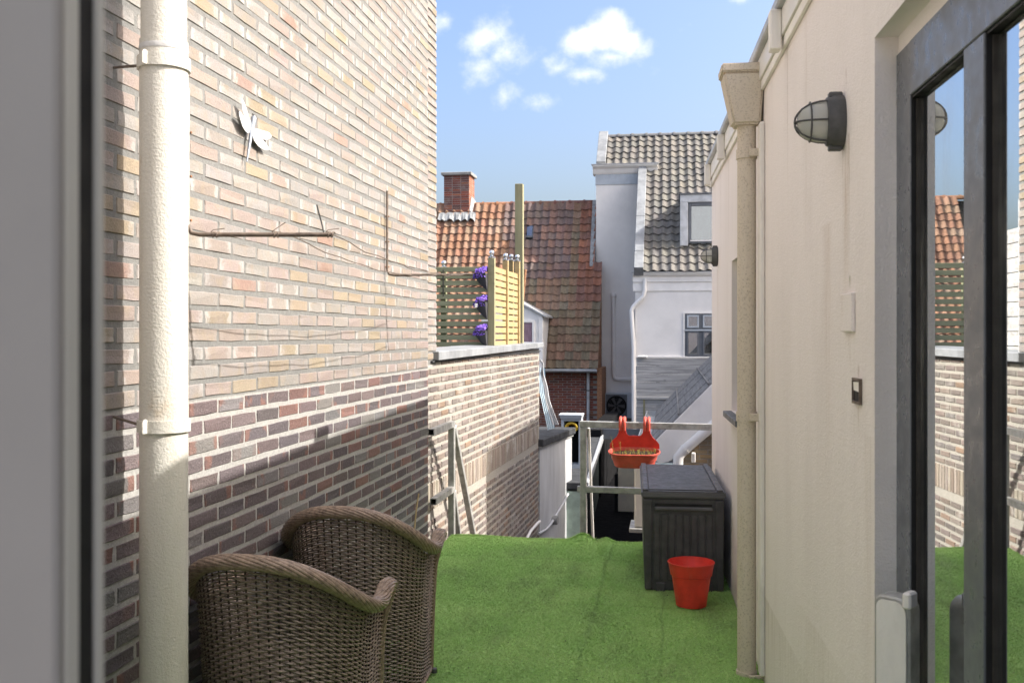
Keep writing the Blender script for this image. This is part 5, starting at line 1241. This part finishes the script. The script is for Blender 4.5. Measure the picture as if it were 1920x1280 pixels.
for row in range(30):
    z = zlo + .70 - row * .0625
    for kk in range(6):
        x = xlo + .37 + .22 * kk + (.11 if row % 2 else 0)
        if z > zup + (x - .16 - xup) * kx - .25 or x > 1.45: continue
        px, py, d = proj((x, YL + .06, z)); items.append((-x, z, jc(pick(YBR), .25, .12), 'rough', d if (1240 < px < 1345 and py < 880) else None))
lay(kit6, lt, items, None, 90, (0, YL + .063), math.pi)
g0 = Vector((xe - .08, YL - .02, ze - .02)); gt = MB(); gt.lathe([(.10, 0), (.10, YL1 - YL)], 12, fr(g0, (1, 0, 0), (0, 0, -1), (0, 1, 0)), 1, 1, 0, math.pi); gt.tube([g0 + Vector((-.1, 0, 0)), g0 + Vector((-.1, YL1 - YL, 0))], .014, 8); gt.lathe([(0, YL1 - YL - .01), (.10, YL1 - YL - .01)], 12, fr(g0, (1, 0, 0), (0, 0, -1), (0, 1, 0)), 1, 1, 0, math.pi); gt.build('gutter', 'zinc', lt, smooth=40)
q = [PYp(1352, 783, YL - .13), PYp(1330, 803, YL - .13), PYp(1283, 843, YL - .13), PYp(1272, 856, YL - .13), PYp(1271, 880, YL - .13), PYp(1271, 930, YL - .13)]
MB().tube(q, .068, 14).build('downpipe', 'white_paint', lt, smooth=40)
MB().tube([q[2].lerp(q[1], .06), q[2].lerp(q[1], .0)], .074, 14).build('pipe_collar', 'white_paint', lt, smooth=40)
bx('wall_tap', 'grey_plaster', lt, PYp(1296, 850, YL).x, PYp(1304, 850, YL).x, YL - .06, YL + .06, PYp(1300, 866, YL).z, PYp(1300, 848, YL).z, bevel=.01)
# tall neighbour that shades the far half of the sunlit wall
nb = thing('neighbour_block', (2.5, 11.2, -1.7), 'rendered neighbouring block behind the extension', 'building'); bx('wall', 'stucco', nb, 1.0, 5, 9.15, 13.3, -1.69, 2.66); bx('roof_edge', 'zinc', nb, .97, 5.05, 9.12, 13.33, 2.662, 2.70)

# grey rendered return wall past the sunlit wall
ga, gb = P(1012, 826, 12.15), P(1072, 803, 13.7); gd = Vector((gb.x - ga.x, gb.y - ga.y, 0)); gl = gd.length; gd.normalize(); MGW = fr((ga.x, ga.y, 0), gd, (-gd.y, gd.x, 0), (0, 0, 1)); zg = ga.z
gw = thing('grey_return_wall', (ga.x, ga.y, -1.7), 'pale grey rendered wall with a dark coping, beyond the sunlit brick wall', 'wall')
bx('wall_body', 'grey_render', gw, 0, gl, 0, .25, -1.69, zg - .07, M=MGW); bx('coping', 'bitumen', gw, -.02, gl + .03, -.05, .45, zg - .069, zg + .02, M=MGW, bevel=.01); bx('coping_stone', 'concrete', gw, -.01, gl + .02, -.02, .4, zg - .10, zg - .0705, M=MGW)
def ong(px, py, off=-.03): return hit(px, py, Vector((ga.x, ga.y, 0)) + Vector((gd.y, -gd.x, 0)) * -off * -1, (-gd.y, gd.x, 0))
cb = thing('cable_box', ong(1040, 975), 'grey junction box with a cable on the pale grey wall', 'junction box')
MB().tube([ong(1010, 1000, .02), ong(1024, 992, .02), ong(1032, 983, .02), ong(1040, 970, .02), ong(1055, 945, .02), ong(1068, 920, .02), ong(1073, 911, .02)], .016, 8).build('cable', 'cable_grey', cb, smooth=50)
c = ong(1036, 974, .0); MB().lathe([(0, 0), (.058, 0), (.058, .06), (.05, .07), (0, .07)], 18, fr(c, gd, (0, 0, 1), (gd.y, -gd.x, 0))).build('box', 'concrete', cb, smooth=40)
tag(MB().tube([P(985, 1015, 10.9), P(995, 995, 11.2), P(1008, 980, 11.6), P(1012, 977, 11.8)], .017, 8).build('white_hose', 'white_paint', None, smooth=50), 'short white hose at the foot of the sunlit wall', 'hose')
# shed with black roof
s0_, s1_ = P(1100, 905, 13.4), P(1129, 813, 19.9); sd_ = Vector((s1_.x - s0_.x, s1_.y - s0_.y, 0)); sl_ = sd_.length; sd_.normalize(); MSH = fr((s0_.x, s0_.y, 0), sd_, (-sd_.y, sd_.x, 0), (0, 0, 1)); zs = s0_.z
sh = thing('garden_shed', (s0_.x, s0_.y, -1.7), 'low dark green shed with a flat black roof in the alley', 'shed')
bx('shed_wall', 'shed_green', sh, 0.05, sl_, .05, 1.6, -1.69, zs - .08, M=MSH); bx('flat_roof', 'bitumen', sh, -.02, sl_ + .02, .02, 1.66, zs - .079, zs, M=MSH); bx('roof_edge', 'zinc', sh, -.03, sl_ + .03, -.03, .0195, zs - .11, zs + .02, M=MSH, bevel=.008)
bx('wall_panel', 'pale_green', sh, -.01, .02, .0, .40, zs - .75, zs - .115, M=MSH); bx('door_panel', 'dark_paint', sh, .8, 1.7, .03, .0495, -1.6, zs - .3, M=MSH); bx('plywood_piece', 'ply', sh, .0, .02, .45, 1.0, zs - .36, zs - .02, M=MSH)
# hose box
hx = P(1073, 800, 15.0); hbx = thing('hose_cabinet', (hx.x, hx.y, zs), 'open grey cabinet holding a coiled yellow hose on the shed roof', 'hose cabinet')
zt2 = fz(775, 15.0); 
for (x0_, x1_, z0_, z1_) in ((-.15, -.11, zs, zt2 - .075), (.11, .15, zs, zt2 - .075), (-.1095, .1095, zt2 - .10, zt2 - .075), (-.1095, .1095, zs, zs + .06)): bx('cabinet_side', 'dormer_grey', hbx, hx.x + x0_, hx.x + x1_, hx.y - .15, hx.y + .12, z0_, z1_)
bx('cabinet_back', 'dark_paint', hbx, hx.x - .15, hx.x + .15, hx.y + .121, hx.y + .14, zs, zt2 - .075)
m = MB(); m.hexa([(hx.x - .15, hx.y - .17, zt2 - .074), (hx.x + .15, hx.y - .17, zt2 - .074), (hx.x + .15, hx.y + .15, zt2 - .074), (hx.x - .15, hx.y + .15, zt2 - .074)], [(hx.x - .19, hx.y - .20, zt2), (hx.x + .17, hx.y - .20, zt2), (hx.x + .17, hx.y + .15, zt2), (hx.x - .19, hx.y + .15, zt2)]); m.build('cabinet_hood', 'dormer_grey', hbx, bevel=.008)
zc = fz(795, 15.0)
MB().tube([(hx.x + (.085 - .004 * (i // 18)) * math.cos(i * .35), hx.y - .14 + .0009 * i, zc - .035 + (.085 - .004 * (i // 18)) * .75 * math.sin(i * .35)) for i in range(110)], .016, 8).build('yellow_hose', 'yellow_hose', hbx, smooth=50)
# black alley wall and cream wall, cream air unit
q0, q1 = P(1127, 806, 19.4), P(1162, 806, 24.0); dw = thing('black_wall', (q0.x, q0.y, -1.7), 'black painted wall deep in the shaded alley', 'wall')
m = MB(); m.hexa([(q0.x, q0.y, -1.69), (q1.x, q1.y, -1.69), (q1.x - .3, q1.y, -1.69), (q0.x - .3, q0.y, -1.69)], [(q0.x, q0.y, q0.z), (q1.x, q1.y, q0.z), (q1.x - .3, q1.y, q0.z), (q0.x - .3, q0.y, q0.z)]); m.build('wall_body', 'dark_paint', dw)
bx('wall_cap', 'grey_dark_paint', dw, q0.x - .35, q0.x + .75, q0.y + .3, q0.y + .36, q0.z - .2, q0.z + .0)
YCW = 17.9; xa_, xb_ = PYp(1159, 900, YCW).x, PYp(1225, 900, YCW).x; za_ = PYp(1180, 868, YCW).z
cw = thing('cream_wall', (xa_, YCW, -1.7), 'low sunlit cream wall with a grey cap at the end of the alley', 'wall'); bx('wall_body', 'cream_wall', cw, xa_, xb_ + .6, YCW, YCW + .2, -1.69, za_ - .03)
bx('wall_cap', 'zinc', cw, xa_ - .02, xb_ + .62, YCW - .03, YCW + .23, za_ - .029, za_ + .01); bx('door_leaf', 'dark_paint', cw, xa_ - .06, xa_ - .003, YCW - .05, YCW + .1, -1.69, za_ - .2)
YU = 7.95; a, b = PYp(1187, 868, YU), PYp(1300, 992, YU)
au = thing('wall_unit', (a.x + .2, YU + .15, b.z), 'cream metal outdoor unit fixed below the terrace edge', 'air conditioner')
bx('casing', 'cream_metal', au, a.x + .012, a.x + .16, YU, YU + .32, b.z, a.z, bevel=.012)
for k in range(3): bx('side_rib', 'cream_metal', au, a.x + .006, a.x + .0115, YU + .04 + k * .09, YU + .08 + k * .09, b.z + .05, a.z - .06)
bx('foot_rail', 'galvanised', au, a.x - .03, a.x + .17, YU - .03, YU + .35, b.z - .035, b.z - .002, bevel=.004)
# pale corrugated sheet with cables behind the wall end
bs = thing('plastic_sheet', P(1025, 800, 12.4), 'pale blue corrugated plastic sheet leaning past the wall end', 'sheet')
m = MB(); tp = [P(1010, 690, 13.0), P(1021, 690, 13.0)]; md = [P(1012, 735, 12.95), P(1024, 735, 12.95)]; bt = [P(1027, 806, 12.85), P(1041, 802, 12.85)]; n_ = 8; vs_ = []
for (l_, r_) in (tp, md, bt):
    for i in range(n_ + 1): p = l_.lerp(r_, i / n_); vs_.append(p + Vector((0, -.008 * math.sin(i * math.pi), .0)) + Vector((0, .008 * (i % 2), 0)))
m.add(vs_, [(j * (n_ + 1) + i, j * (n_ + 1) + i + 1, (j + 1) * (n_ + 1) + i + 1, (j + 1) * (n_ + 1) + i) for j in range(2) for i in range(n_)]); m.add([p + Vector((0, .006, 0)) for p in vs_], [((j + 1) * (n_ + 1) + i, (j + 1) * (n_ + 1) + i + 1, j * (n_ + 1) + i + 1, j * (n_ + 1) + i) for j in range(2) for i in range(n_)]); m.build('sheet', 'blue_sheet', bs)
for (off, nm, mat) in ((0, 'cable', 'white_paint'), (5, 'cable', 'cable_grey'), (9, 'cable', 'cable_grey')):
    pts = [P(1012, 674, 12.6), P(1019, 682, 12.6), P(1017, 692, 12.6), P(1014 + off * .4, 700, 12.75), P(1022 + off * .4, 725, 12.75), P(1023 + off * .6, 750, 12.75), P(1031 + off * .8, 775, 12.75), P(1040 + off, 803, 12.75)]; fin_ = []
    for i in range(len(pts) - 1):
        for k in range(4): fin_.append(pts[i].lerp(pts[i + 1], k / 4))
    for it in range(3): fin_ = [fin_[0]] + [(fin_[i - 1] + fin_[i] * 2 + fin_[i + 1]) / 4 for i in range(1, len(fin_) - 1)] + [fin_[-1]]
    MB().tube(fin_, .012, 6).build(nm, mat, bs, smooth=50)
